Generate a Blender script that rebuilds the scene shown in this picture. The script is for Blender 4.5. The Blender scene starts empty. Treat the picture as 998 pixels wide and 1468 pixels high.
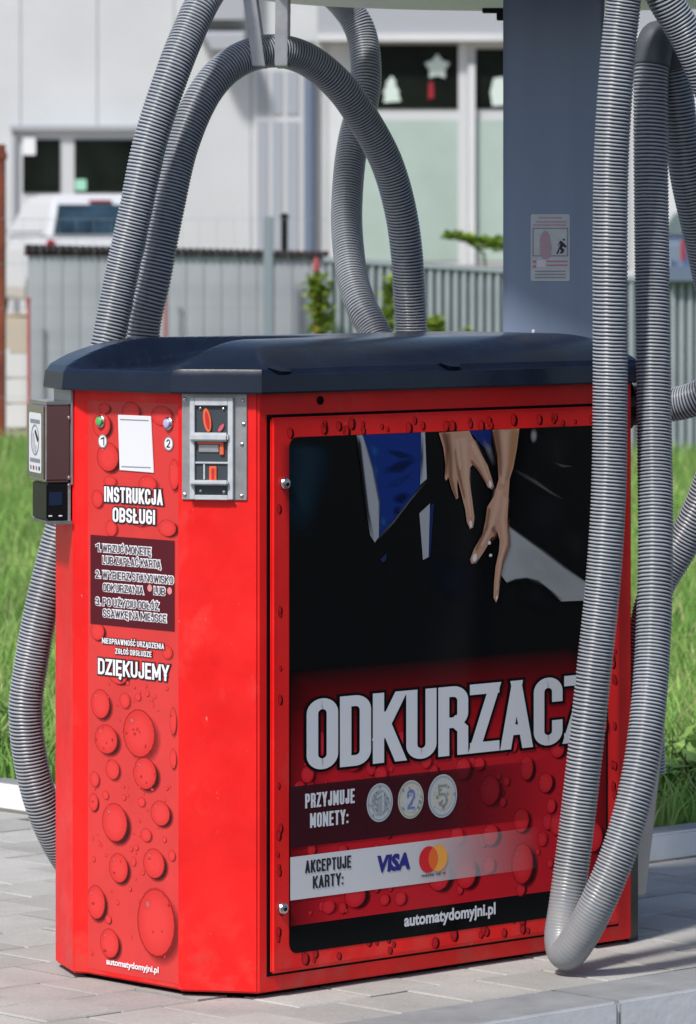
import bpy, bmesh, math, random
import numpy as np
from mathutils import Vector, Matrix
from mathutils.geometry import tessellate_polygon
random.seed(7); rng = np.random.default_rng(7)
PI = math.pi
scn = bpy.context.scene
COL = scn.collection

# ------------------------------------------------------------------ camera
F, CX, HY, CH = 6700.0, 499.0, 340.0, 1.57      # focal length / principal point of the photo, eye height (m)
cd = bpy.data.cameras.new('camera'); cam = bpy.data.objects.new('camera', cd); COL.objects.link(cam)
cd.sensor_fit = 'HORIZONTAL'; cd.sensor_width = 24.0; cd.lens = F/998*24
cd.shift_y = -(734-HY)/998
cd.clip_end = 2000; cd.clip_start = 0.1
cam.location = (0, 0, CH); cam.rotation_euler = (PI/2, 0, 0)
cd.dof.use_dof = True; cd.dof.focus_distance = 9.9; cd.dof.aperture_fstop = 10.0
scn.camera = cam

# ------------------------------------------------------------------ world + sun
SUN_H = Vector((0.56, 0.83, 0)).normalized(); SUN_EL = math.radians(52)
w = bpy.data.worlds.new('World'); scn.world = w; w.use_nodes = True
nt = w.node_tree; nt.nodes.clear()
sky = nt.nodes.new('ShaderNodeTexSky'); sky.sky_type = 'NISHITA'; sky.sun_disc = False
sky.sun_elevation = SUN_EL; sky.sun_rotation = math.atan2(-SUN_H.x, -SUN_H.y)
sky.dust_density = 2.0
bg = nt.nodes.new('ShaderNodeBackground'); bg.inputs[1].default_value = 0.115
out = nt.nodes.new('ShaderNodeOutputWorld')
nt.links.new(sky.outputs[0], bg.inputs[0]); nt.links.new(bg.outputs[0], out.inputs[0])
sd = bpy.data.lights.new('sun', 'SUN'); sd.energy = 3.8; sd.angle = math.radians(6); sd.color = (1, .955, .89)
sun = bpy.data.objects.new('sun', sd); COL.objects.link(sun)
sun.rotation_euler = Vector((SUN_H.x*math.cos(SUN_EL), SUN_H.y*math.cos(SUN_EL), -math.sin(SUN_EL))).to_track_quat('-Z', 'Y').to_euler()
vs = scn.view_settings; vs.view_transform = 'Standard'; vs.look = 'None'; vs.exposure = 0.12; vs.gamma = 1.0; vs.use_curve_mapping = False

# ------------------------------------------------------------------ helpers
def P(px, py, Y): return Vector(((px-CX)/F*Y, Y, CH-(py-HY)/F*Y))
TH = math.radians(43.0)
EX = Vector((math.cos(TH), math.sin(TH), 0)); EY = Vector((-math.sin(TH), math.cos(TH), 0))
ORG = Vector((-0.1855, 9.633, 0))                       # foot of the front corner of the machine
def W(u, v, z=0): return ORG + EX*u + EY*v + Vector((0, 0, z))
def LOC(p): d = Vector(p)-ORG; return Vector((d.dot(EX), d.dot(EY), d.z))

def newmat(name):
    m = bpy.data.materials.new(name); m.use_nodes = True
    t = m.node_tree; t.nodes.clear()
    o = t.nodes.new('ShaderNodeOutputMaterial'); b = t.nodes.new('ShaderNodeBsdfPrincipled')
    t.links.new(b.outputs[0], o.inputs[0])
    return m, t, b, o
def mat(name, col, rough=.5, metal=0.0, var=0.0, vscale=6.0, bump=0.0, bscale=60.0, coat=0.0, spec=.5, col2=None, detail=6, vec=None):
    m, t, b, o = newmat(name)
    b.inputs['Base Color'].default_value = (*col, 1); b.inputs['Roughness'].default_value = rough
    b.inputs['Metallic'].default_value = metal; b.inputs['Specular IOR Level'].default_value = spec
    b.inputs['Coat Weight'].default_value = coat; b.inputs['Coat Roughness'].default_value = .08
    if var or col2 or bump:
        tc = t.nodes.new('ShaderNodeTexCoord')
    if var or col2:
        n = t.nodes.new('ShaderNodeTexNoise'); n.inputs['Scale'].default_value = vscale; n.inputs['Detail'].default_value = detail
        n.inputs['Roughness'].default_value = .6
        if vec:
            mp = t.nodes.new('ShaderNodeMapping'); mp.inputs['Scale'].default_value = vec; t.links.new(tc.outputs['Object'], mp.inputs[0]); t.links.new(mp.outputs[0], n.inputs['Vector'])
        else: t.links.new(tc.outputs['Object'], n.inputs['Vector'])
        r = t.nodes.new('ShaderNodeValToRGB')
        c2 = col2 if col2 else tuple(min(1, c*(1+var)) for c in col)
        c1 = col if col2 else tuple(c*(1-var) for c in col)
        r.color_ramp.elements[0].position = .35; r.color_ramp.elements[1].position = .68
        r.color_ramp.elements[0].color = (*c1, 1); r.color_ramp.elements[1].color = (*c2, 1)
        t.links.new(n.outputs[0], r.inputs[0]); t.links.new(r.outputs[0], b.inputs['Base Color'])
        mr = t.nodes.new('ShaderNodeMapRange'); mr.inputs['To Min'].default_value = max(.02, rough-.08); mr.inputs['To Max'].default_value = min(1, rough+.1)
        t.links.new(n.outputs[0], mr.inputs[0]); t.links.new(mr.outputs[0], b.inputs['Roughness'])
    if bump:
        n2 = t.nodes.new('ShaderNodeTexNoise'); n2.inputs['Scale'].default_value = bscale; n2.inputs['Detail'].default_value = 5
        t.links.new(tc.outputs['Object'], n2.inputs['Vector'])
        bp = t.nodes.new('ShaderNodeBump'); bp.inputs['Strength'].default_value = bump; bp.inputs['Distance'].default_value = .01
        t.links.new(n2.outputs[0], bp.inputs['Height']); t.links.new(bp.outputs[0], b.inputs['Normal'])
    return m
def vcmat(name, rough=.4, coat=0.0, alpha=False, trans=0.0, spec=.5):
    """colour comes from the 'Col' attribute (printed ink, leaf tint)"""
    m, t, b, o = newmat(name)
    a = t.nodes.new('ShaderNodeAttribute'); a.attribute_name = 'Col'
    t.links.new(a.outputs['Color'], b.inputs['Base Color'])
    b.inputs['Roughness'].default_value = rough; b.inputs['Coat Weight'].default_value = coat; b.inputs['Specular IOR Level'].default_value = spec
    if alpha:
        t.links.new(a.outputs['Alpha'], b.inputs['Alpha'])
    if trans:
        tr = t.nodes.new('ShaderNodeBsdfTranslucent'); t.links.new(a.outputs['Color'], tr.inputs[0])
        mx = t.nodes.new('ShaderNodeMixShader'); mx.inputs[0].default_value = trans
        t.links.new(b.outputs[0], mx.inputs[1]); t.links.new(tr.outputs[0], mx.inputs[2]); t.links.new(mx.outputs[0], o.inputs[0])
    return m

def tag(o, label=None, cat=None, group=None, kind=None):
    if label: o['label'] = label
    if cat: o['category'] = cat
    if group: o['group'] = group
    if kind: o['kind'] = kind
    return o
def empty(name, loc=(0, 0, 0), rz=0, label=None, cat=None, group=None):
    o = bpy.data.objects.new(name, None); COL.objects.link(o); o.location = loc; o.rotation_euler = (0, 0, rz)
    o.empty_display_size = .1
    return tag(o, label, cat, group)

class MB:
    def __init__(s): s.v = []; s.f = []; s.c = []; s.m = []
    def add(s, vs, fs, c=None, mi=0):
        b = len(s.v); s.v += [tuple(x) for x in vs]; s.f += [tuple(i+b for i in f) for f in fs]
        s.m += [mi]*len(fs)
        if c is not None:
            s.c += ([c]*len(vs) if not isinstance(c, list) else c)
    def box(s, x0, x1, y0, y1, z0, z1, c=None):
        vs = [(x, y, z) for z in (z0, z1) for y in (y0, y1) for x in (x0, x1)]
        s.add(vs, [(0, 2, 3, 1), (4, 5, 7, 6), (0, 1, 5, 4), (2, 6, 7, 3), (0, 4, 6, 2), (1, 3, 7, 5)], c)
    def obox(s, o, a, b, n, c=None):
        """box from corner o spanned by vectors a, b, n"""
        o, a, b, n = map(Vector, (o, a, b, n))
        vs = [o+a*i+b*j+n*k for k in (0, 1) for j in (0, 1) for i in (0, 1)]
        s.add(vs, [(0, 2, 3, 1), (4, 5, 7, 6), (0, 1, 5, 4), (2, 6, 7, 3), (0, 4, 6, 2), (1, 3, 7, 5)], c)
    def prism(s, poly, z0, z1):
        n = len(poly)
        vs = [(x, y, z0) for x, y in poly]+[(x, y, z1) for x, y in poly]
        s.add(vs, [tuple(range(n-1, -1, -1)), tuple(range(n, 2*n))]+[(i, (i+1) % n, n+(i+1) % n, n+i) for i in range(n)])
    def tube(s, pts, rad, seg=12, cap=True):
        pts = [Vector(p) for p in pts]; n = len(pts)
        rr = rad if isinstance(rad, (list, tuple)) else [rad]*n
        t0 = (pts[1]-pts[0]).normalized(); u = t0.orthogonal().normalized(); vs = []
        for i, p in enumerate(pts):
            t = (pts[min(i+1, n-1)]-pts[max(i-1, 0)]).normalized()
            u = (u-t*u.dot(t)).normalized(); w_ = t.cross(u)
            vs += [p+(u*math.cos(2*PI*k/seg)+w_*math.sin(2*PI*k/seg))*rr[i] for k in range(seg)]
        fs = [(i*seg+k, i*seg+(k+1) % seg, (i+1)*seg+(k+1) % seg, (i+1)*seg+k) for i in range(n-1) for k in range(seg)]
        if cap: fs += [tuple(range(seg-1, -1, -1)), tuple((n-1)*seg+k for k in range(seg))]
        s.add(vs, fs)
    def lathe(s, o, ax, prof, seg=20):
        """prof: (radius, offset along ax)"""
        o = Vector(o); ax = Vector(ax).normalized(); u = ax.orthogonal().normalized(); w_ = ax.cross(u); vs = []
        for r, h in prof:
            vs += [o+ax*h+(u*math.cos(2*PI*k/seg)+w_*math.sin(2*PI*k/seg))*r for k in range(seg)]
        n = len(prof)
        fs = [(i*seg+k, i*seg+(k+1) % seg, (i+1)*seg+(k+1) % seg, (i+1)*seg+k) for i in range(n-1) for k in range(seg)]
        fs += [tuple(range(seg-1, -1, -1)), tuple((n-1)*seg+k for k in range(seg))]
        s.add(vs, fs)
    def build(s, name, mats, parent=None, bevel=0, smooth=False, seg=2, recalc=True):
        me = bpy.data.meshes.new(name); me.from_pydata(s.v, [], s.f); me.update()
        if not isinstance(mats, (list, tuple)): mats = [mats]
        for m in mats: me.materials.append(m)
        if any(s.m): me.polygons.foreach_set('material_index', s.m)
        if s.c:
            at = me.color_attributes.new('Col', 'FLOAT_COLOR', 'POINT')
            at.data.foreach_set('color', [x for c in s.c for x in (tuple(c)+(1.0,))[:4]])
        if bevel or recalc:
            bm = bmesh.new(); bm.from_mesh(me)
            if recalc: bmesh.ops.recalc_face_normals(bm, faces=bm.faces)
            if bevel:
                es = [e for e in bm.edges if len(e.link_faces) == 2 and e.calc_face_angle(0) > .5]
                bmesh.ops.bevel(bm, geom=es, offset=bevel, segments=seg, affect='EDGES', clamp_overlap=True)
            bm.to_mesh(me); bm.free()
        if smooth:
            me.polygons.foreach_set('use_smooth', [True]*len(me.polygons))
        o = bpy.data.objects.new(name, me); COL.objects.link(o)
        if parent: o.parent = parent
        return o
def bigmesh(name, V, Fq, material, parent=None, cols=None, smooth=False, attr=None):
    """numpy mesh: V (n,3), Fq list of (m,k) index arrays"""
    me = bpy.data.meshes.new(name)
    lens = np.concatenate([np.full(len(f), f.shape[1], np.int32) for f in Fq]); idx = np.concatenate([f.ravel() for f in Fq]).astype(np.int32)
    me.vertices.add(len(V)); me.vertices.foreach_set('co', V.astype(np.float32).ravel())
    me.loops.add(len(idx)); me.loops.foreach_set('vertex_index', idx)
    me.polygons.add(len(lens)); st = np.concatenate([[0], np.cumsum(lens)[:-1]]).astype(np.int32)
    me.polygons.foreach_set('loop_start', st)
    me.update(calc_edges=True)
    if cols is not None:
        at = me.color_attributes.new('Col', 'FLOAT_COLOR', 'POINT'); at.data.foreach_set('color', cols.astype(np.float32).ravel())
    if attr is not None:
        at = me.attributes.new('ridge', 'FLOAT', 'POINT'); at.data.foreach_set('value', attr.astype(np.float32))
    if smooth: me.polygons.foreach_set('use_smooth', np.ones(len(lens), bool))
    me.materials.append(material); me.validate()
    o = bpy.data.objects.new(name, me); COL.objects.link(o)
    if parent: o.parent = parent
    return o

# ------------------------------------------------------------------ materials
M = {}
def red_paint():
    m, t, b, o = newmat('red_paint'); tc = t.nodes.new('ShaderNodeTexCoord')
    def noise(scale, det, vec=(1, 1, 1), rg=.6):
        mp = t.nodes.new('ShaderNodeMapping'); mp.inputs['Scale'].default_value = vec; t.links.new(tc.outputs['Object'], mp.inputs[0])
        n = t.nodes.new('ShaderNodeTexNoise'); n.inputs['Scale'].default_value = scale; n.inputs['Detail'].default_value = det; n.inputs['Roughness'].default_value = rg; t.links.new(mp.outputs[0], n.inputs['Vector']); return n.outputs[0]
    def rng_(x, a, c, lo=0.0, hi=1.0):
        r = t.nodes.new('ShaderNodeMapRange'); r.inputs[1].default_value = a; r.inputs[2].default_value = c; r.inputs[3].default_value = lo; r.inputs[4].default_value = hi; t.links.new(x, r.inputs[0]); return r.outputs[0]
    def mixc(f, a, c):
        x = t.nodes.new('ShaderNodeMix'); x.data_type = 'RGBA'; t.links.new(f, x.inputs['Factor'])
        for k, v in (('A', a), ('B', c)):
            if isinstance(v, tuple): x.inputs[k].default_value = (*v, 1)
            else: t.links.new(v, x.inputs[k])
        return x.outputs['Result']
    def mul(a, c):
        x = t.nodes.new('ShaderNodeMath'); x.operation = 'MULTIPLY'; t.links.new(a, x.inputs[0]); t.links.new(c, x.inputs[1]); return x.outputs[0]
    c = mixc(rng_(noise(4.5, 5), .38, .66), (.72, .006, .006), (.88, .014, .012))
    c = mixc(rng_(noise(9, 7, (1, 1, .6)), .58, .74, 0, .5), c, (.80, .085, .07))                # faded, rubbed patches
    c = mixc(rng_(noise(26, 8, (1, 1, .12), .7), .66, .74, 0, .4), c, (.50, .005, .005))        # water runs
    c = mixc(rng_(noise(70, 4, (1, 1, .5), .7), .70, .74, 0, .7), c, (.80, .30, .26))            # scuffs and chips
    sp = t.nodes.new('ShaderNodeSeparateXYZ'); t.links.new(tc.outputs['Object'], sp.inputs[0])
    low = rng_(sp.outputs['Z'], .22, .0); c = mixc(mul(low, rng_(noise(14, 8), .46, .75, 0, .5)), c, (.38, .13, .10))   # splashed grime at the foot
    t.links.new(c, b.inputs['Base Color']); t.links.new(rng_(noise(11, 6), .3, .7, .34, .56), b.inputs['Roughness'])
    b.inputs['Specular IOR Level'].default_value = .35
    bp = t.nodes.new('ShaderNodeBump'); bp.inputs['Strength'].default_value = .06; bp.inputs['Distance'].default_value = .01; t.links.new(noise(7, 3), bp.inputs['Height']); t.links.new(bp.outputs[0], b.inputs['Normal'])
    return m
M['red'] = red_paint()
M['lid'] = mat('lid_plastic', (.006, .011, .026), .24, var=.25, vscale=9, bump=.02, bscale=90, spec=.36)
M['plinth'] = mat('plinth_black', (.004, .004, .005), .8, spec=.1)
M['galv'] = mat('galvanised_plate', (.36, .37, .39), .42, metal=.6, var=.12, vscale=25)
M['steel'] = mat('brushed_steel', (.55, .55, .57), .22, metal=1.0, var=.08, vscale=30)
M['mirror'] = mat('steel_red_reflection_tint', (.42, .22, .24), .18, metal=1.0)  # red tint in the steel stands in for the reflection of red
M['clear'] = mat('slot_frame_plastic', (.50, .53, .57), .3, var=.1, vscale=60)
M['darkpane'] = mat('slot_dark_pane', (.05, .065, .08), .2)
M['orange'] = mat('slot_orange', (.75, .13, .05), .4)
M['slotred'] = mat('slot_red', (.55, .02, .02), .4)
M['blackp'] = mat('black_plastic', (.004, .0045, .006), .3, spec=.25)
M['screen'] = mat('display_glass', (.008, .018, .05), .12)
M['stick'] = mat('sticker_white', (.72, .74, .78), .45)
M['inkblack'] = mat('ink_black', (.002, .002, .003), .5, spec=.1)
M['ink'] = mat('ink_dark', (.012, .012, .022), .4)
M['inkgrey'] = mat('ink_grey', (.22, .25, .28), .5)
M['inkred'] = mat('ink_faded_red', (.50, .20, .24), .5)
M['inkblue'] = mat('ink_blue', (.02, .02, .22), .3)
M['print'] = vcmat('print_gloss', .2, 0, alpha=True, spec=.16)
M['printm'] = vcmat('print_satin', .45, 0, alpha=True, spec=.25)
M['white_ink'] = mat('white_ink', (.66, .68, .73), .3)
M['white_ink2'] = mat('white_ink_satin', (.80, .80, .84), .4)
M['column'] = mat('column_slate_paint', (.205, .265, .38), .5, var=.05, vscale=16, vec=(1, 1, .06))
M['disc'] = mat('canopy_white', (.86, .87, .88), .5, var=.05, vscale=3)
M['strap'] = mat('bracket_steel', (.42, .43, .46), .38, metal=.5, var=.1, vscale=20)
M['rubber'] = mat('rubber_sleeve', (.075, .085, .10), .5, var=.1, vscale=20)
M['holder'] = mat('holder_beige', (.42, .40, .37), .5, var=.08, vscale=9)
M['green'] = mat('button_green', (.10, .42, .12), .3)
M['violet'] = mat('button_violet', (.42, .42, .68), .3)
# hose: grey ridges, with the shade of the grooves put into a darker colour
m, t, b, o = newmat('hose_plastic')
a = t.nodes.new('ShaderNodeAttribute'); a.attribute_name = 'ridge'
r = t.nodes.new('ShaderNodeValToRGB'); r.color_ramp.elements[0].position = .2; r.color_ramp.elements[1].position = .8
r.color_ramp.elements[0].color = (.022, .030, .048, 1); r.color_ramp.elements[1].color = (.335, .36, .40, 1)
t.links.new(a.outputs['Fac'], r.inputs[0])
n = t.nodes.new('ShaderNodeTexNoise'); n.inputs['Scale'].default_value = 5; n.inputs['Detail'].default_value = 6
tc = t.nodes.new('ShaderNodeTexCoord'); t.links.new(tc.outputs['Object'], n.inputs['Vector'])
mr = t.nodes.new('ShaderNodeMapRange'); mr.inputs[1].default_value = .3; mr.inputs[2].default_value = .7; mr.inputs[3].default_value = .82; mr.inputs[4].default_value = 1.12
t.links.new(n.outputs[0], mr.inputs[0])
mx = t.nodes.new('ShaderNodeVectorMath'); mx.operation = 'SCALE'
t.links.new(r.outputs[0], mx.inputs[0]); t.links.new(mr.outputs[0], mx.inputs['Scale'])
g = t.nodes.new('ShaderNodeNewGeometry'); sx = t.nodes.new('ShaderNodeSeparateXYZ'); t.links.new(g.outputs['Position'], sx.inputs[0])
lo_ = t.nodes.new('ShaderNodeMapRange'); lo_.inputs[1].default_value = .5; lo_.inputs[2].default_value = .05; lo_.inputs[3].default_value = 0; lo_.inputs[4].default_value = .55; t.links.new(sx.outputs['Z'], lo_.inputs[0])
n2 = t.nodes.new('ShaderNodeTexNoise'); n2.inputs['Scale'].default_value = 30; n2.inputs['Detail'].default_value = 8; t.links.new(tc.outputs['Object'], n2.inputs['Vector'])
du = t.nodes.new('ShaderNodeMapRange'); du.inputs[1].default_value = .35; du.inputs[2].default_value = .7; du.inputs[3].default_value = .15; du.inputs[4].default_value = 1; t.links.new(n2.outputs[0], du.inputs[0])
sp_ = t.nodes.new('ShaderNodeMapRange'); sp_.inputs[1].default_value = .64; sp_.inputs[2].default_value = .74; sp_.inputs[3].default_value = 0; sp_.inputs[4].default_value = .35; t.links.new(n2.outputs[0], sp_.inputs[0])
mm = t.nodes.new('ShaderNodeMath'); mm.operation = 'MULTIPLY_ADD'; t.links.new(lo_.outputs[0], mm.inputs[0]); t.links.new(du.outputs[0], mm.inputs[1]); t.links.new(sp_.outputs[0], mm.inputs[2])
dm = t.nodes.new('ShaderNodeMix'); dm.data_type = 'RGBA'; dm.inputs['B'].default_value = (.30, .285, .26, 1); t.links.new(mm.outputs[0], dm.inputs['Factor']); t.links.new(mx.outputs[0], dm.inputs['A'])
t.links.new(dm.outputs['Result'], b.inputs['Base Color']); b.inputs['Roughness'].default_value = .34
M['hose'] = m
# setting
M['paver'] = mat('paver_concrete', (.40, .405, .405), .85, var=.16, vscale=5, bump=.25, bscale=130)
M['paver2'] = mat('paver_concrete_pale', (.43, .435, .43), .85, var=.16, vscale=5, bump=.25, bscale=130)
M['paver3'] = mat('paver_concrete_grey', (.37, .38, .385), .85, var=.18, vscale=5, bump=.25, bscale=130)
def paver_mat():
    m, t, b, o = newmat('paver_concrete'); g = t.nodes.new('ShaderNodeNewGeometry'); oi = t.nodes.new('ShaderNodeObjectInfo')
    def noise(scale, det):
        n = t.nodes.new('ShaderNodeTexNoise'); n.inputs['Scale'].default_value = scale; n.inputs['Detail'].default_value = det; n.inputs['Roughness'].default_value = .65; t.links.new(g.outputs['Position'], n.inputs['Vector']); return n.outputs[0]
    def rng_(x, a, c, lo, hi):
        r = t.nodes.new('ShaderNodeMapRange'); r.inputs[1].default_value = a; r.inputs[2].default_value = c; r.inputs[3].default_value = lo; r.inputs[4].default_value = hi; t.links.new(x, r.inputs[0]); return r.outputs[0]
    def mul(a, c):
        x = t.nodes.new('ShaderNodeMath'); x.operation = 'MULTIPLY'; t.links.new(a, x.inputs[0]); t.links.new(c, x.inputs[1]); return x.outputs[0]
    v = mul(rng_(oi.outputs['Random'], 0, 1, .86, 1.10), rng_(noise(3.2, 6), .3, .7, .80, 1.12)); v = mul(v, rng_(noise(150, 3), .3, .7, .88, 1.1)); v = mul(v, rng_(noise(13, 4), .66, .74, 1.0, .62))
    sc = t.nodes.new('ShaderNodeVectorMath'); sc.operation = 'SCALE'; sc.inputs[0].default_value = (.385, .38, .365); t.links.new(v, sc.inputs['Scale']); t.links.new(sc.outputs[0], b.inputs['Base Color']); b.inputs['Roughness'].default_value = .88
    bp = t.nodes.new('ShaderNodeBump'); bp.inputs['Strength'].default_value = .25; bp.inputs['Distance'].default_value = .006; t.links.new(noise(130, 5), bp.inputs['Height']); t.links.new(bp.outputs[0], b.inputs['Normal'])
    return m
M['paver'] = M['paver2'] = M['paver3'] = paver_mat()
M['joint'] = mat('joint_sand', (.13, .125, .11), .95, var=.3, vscale=40, bump=.3)
M['kerbtop'] = mat('kerb_concrete', (.23, .24, .25), .85, var=.14, vscale=9, bump=.2, bscale=120)
M['kerbface'] = mat('kerb_white_face', (.86, .86, .87), .7, bump=.08, bscale=50, var=.05, vscale=14)
M['asphalt'] = mat('asphalt', (.05, .05, .052), .9, var=.3, vscale=60, bump=.4, bscale=200)
M['ground'] = mat('ground_earth', (.16, .15, .12), .95, var=.3, vscale=2)
m, t, b, o = newmat('lawn_soil')
g = t.nodes.new('ShaderNodeNewGeometry'); sx = t.nodes.new('ShaderNodeSeparateXYZ'); t.links.new(g.outputs['Position'], sx.inputs[0])
n = t.nodes.new('ShaderNodeTexNoise'); n.inputs['Scale'].default_value = 1.2; n.inputs['Detail'].default_value = 8; t.links.new(g.outputs['Position'], n.inputs['Vector'])
r1 = t.nodes.new('ShaderNodeValToRGB'); r1.color_ramp.elements[0].color = (.07, .12, .03, 1); r1.color_ramp.elements[1].color = (.13, .19, .055, 1)
t.links.new(n.outputs[0], r1.inputs[0])
mr = t.nodes.new('ShaderNodeMapRange'); mr.inputs[1].default_value = 35.3; mr.inputs[2].default_value = 36.5; t.links.new(sx.outputs['Y'], mr.inputs[0])
mx = t.nodes.new('ShaderNodeMix'); mx.data_type = 'RGBA'; mx.inputs['B'].default_value = (.36, .31, .23, 1)
t.links.new(mr.outputs[0], mx.inputs['Factor']); t.links.new(r1.outputs[0], mx.inputs['A']); t.links.new(mx.outputs['Result'], b.inputs['Base Color'])
b.inputs['Roughness'].default_value = .95
M['lawn'] = m
M['grass'] = vcmat('grass_blades', .55, 0, trans=.35, spec=.25)
M['leaf'] = vcmat('weed_leaves', .5, 0, trans=.3, spec=.3)
M['stem'] = mat('plant_stem', (.09, .11, .04), .8)
M['wallp'] = mat('wall_panel_grey', (.52, .545, .575), .6, var=.06, vscale=.6)
M['wallw'] = mat('wall_panel_white', (.57, .595, .625), .6, var=.06, vscale=.6)
M['frame'] = mat('window_frame_white', (.52, .54, .57), .5)
M['dglass'] = mat('window_dark_glass', (.002, .003, .003), .5, spec=.08, col2=(.012, .018, .014), vscale=.8)  # greenish mottling painted in place of reflections in the glass
M['paleglass'] = mat('window_pale_pane', (.36, .46, .43), .3, spec=.5, var=.12, vscale=.5)  # tone variation painted in place of reflections in the panes
M['stripglass'] = mat('window_grey_blind', (.33, .36, .41), .4, spec=.4)
M['pipe'] = mat('downpipe_blue', (.13, .17, .25), .5)
M['band'] = mat('fascia_grey', (.34, .36, .40), .6)
M['fwall'] = mat('fence_wall_grey', (.36, .385, .425), .85, var=.06, vscale=1.5)
M['captile'] = mat('cap_tile_dark', (.035, .03, .035), .7)
M['captile2'] = mat('cap_tile_maroon', (.14, .03, .045), .7)
M['post'] = mat('fence_post_grey', (.27, .32, .36), .5, metal=.3)
M['slat'] = mat('fence_slat_grey', (.30, .345, .375), .5, var=.08, vscale=3)
M['rail'] = mat('fence_rail_blue', (.12, .16, .24), .6)
M['redpost'] = mat('red_post', (.45, .08, .09), .6)
M['rust'] = mat('rust_post', (.09, .025, .018), .85, col2=(.28, .07, .03), vscale=2.5)
M['carw'] = mat('car_white', (.56, .58, .62), .3, coat=.5)
M['carb'] = mat('car_blue', (.06, .11, .24), .3, coat=.5)
M['glass'] = mat('car_glass', (.02, .045, .07), .12, var=.6, vscale=2.5)
M['tyre'] = mat('tyre_black', (.012, .012, .013), .85)
M['rim'] = mat('wheel_rim', (.4, .4, .42), .35, metal=.8)
M['tail'] = mat('tail_red', (.30, .015, .03), .3)
M['barrier'] = mat('barrier_white', (.6, .62, .63), .6)

# ------------------------------------------------------------------ the setting
mb = MB(); mb.box(-900, 900, -200, 1500, -.6, -.20)
tag(mb.build('ground', M['ground']), kind='structure')
mb = MB(); q = [W(-40, -.52, -.12), W(-40, -40, -.12), W(40, -40, -.12), W(40, -.52, -.12)]
mb.add(q, [(0, 1, 2, 3)]); tag(mb.build('road', M['asphalt']), kind='structure')
# lawn sheet with the yard behind the fence rising a little
def smooth01(x): x = np.clip(x, 0, 1); return x*x*(3-2*x)
def lawn_z(X, Y): return .012 + .5*smooth01((Y-36)/16) + .02*np.sin(X*2.1+Y*1.3)*np.clip((Y-13)/6, 0, 1)
gs = np.concatenate([np.linspace(0, 30, 61), np.linspace(32, 140, 40)])
UU, VV = np.meshgrid(1.78+gs, 1.05+gs, indexing='ij')
XX = ORG.x+EX.x*UU+EY.x*VV; YY = ORG.y+EX.y*UU+EY.y*VV
V = np.stack([XX, YY, lawn_z(XX, YY)], -1).reshape(-1, 3); k = len(gs)
I = (np.arange(k-1)[:, None]*k+np.arange(k-1)[None]).ravel()
lawn = bigmesh('lawn', V, [np.stack([I, I+k, I+k+1, I+1], 1)], M['lawn'], smooth=True); tag(lawn, kind='structure')

# paving: bed, pavers one by one, the rest joined
mb = MB()
mb.add([W(-14, -.34, -.012), W(14, -.34, -.012), W(14, .98, -.012), W(1.72, .98, -.012), W(1.72, 16, -.012), W(-14, 16, -.012)], [(0, 1, 2, 3, 4, 5)])
paving = mb.build('paving', M['joint']); tag(paving, kind='structure')
PS = .2; GAP = .0055
def paver_mesh(name, mt, seed):
    rd = random.Random(seed); m_ = MB(); h = PS/2-GAP/2; c = .0035
    j = [(rd.uniform(-.0015, .0015)) for _ in range(4)]
    bot = [(-h, -h), (h, -h), (h, h), (-h, h)]
    vs = [(x, y, -.03) for x, y in bot]+[(x, y, -.003) for x, y in bot]+[(x*(h-c)/h, y*(h-c)/h, j[i]*.6) for i, (x, y) in enumerate(bot)]
    fs = [(i, (i+1) % 4, 4+(i+1) % 4, 4+i) for i in range(4)]+[(4+i, 4+(i+1) % 4, 8+(i+1) % 4, 8+i) for i in range(4)]+[(8, 9, 10, 11)]
    me = bpy.data.meshes.new(name); me.from_pydata(vs, [], fs); me.materials.append(mt); me.update(); return me
pms = [paver_mesh('paver', mm, i) for i, mm in enumerate([M['paver']]*3+[M['paver2']]*2+[M['paver3']]*2)]
rest = MB(); np_ = 0; rp = random.Random(3)
for i in range(-40, 45):
    for j in range(0, 55):
        v = -.325+PS*(j+.5); u = PS*(i+.5*(j % 2))
        if v > .96-PS/2 and u > 1.69-PS/2: continue
        p = W(u, v); y = HY+F*CH/p.y if p.y > 3 else 9999; x = CX+F*p.x/p.y if p.y > 3 else 9999
        hidden = (-.08 < u < 1.18 and .02 < v < .62) or (110 < x < 880 and y < 1330)
        if -90 < x < 1080 and 1120 < y < 1520 and not hidden and np_ < 300:
            me = pms[rp.randrange(len(pms))]; o = bpy.data.objects.new('paver', me); COL.objects.link(o); o.parent = paving
            o.location = p+Vector((0, 0, rp.uniform(-.0025, .002))); o.rotation_euler = (rp.uniform(-.006, .006), rp.uniform(-.006, .006), TH+rp.choice([0, PI/2, PI])+rp.uniform(-.008, .008))
            np_ += 1
        elif -7 < u < 7 and v < 9:
            h = PS/2-GAP/2
            rest.obox(W(u-h, v-h, -.03), EX*2*h, EY*2*h, (0, 0, .03))
o = rest.build('paver_field', M['paver'], paving, recalc=False); tag(o, kind='stuff')
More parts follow.
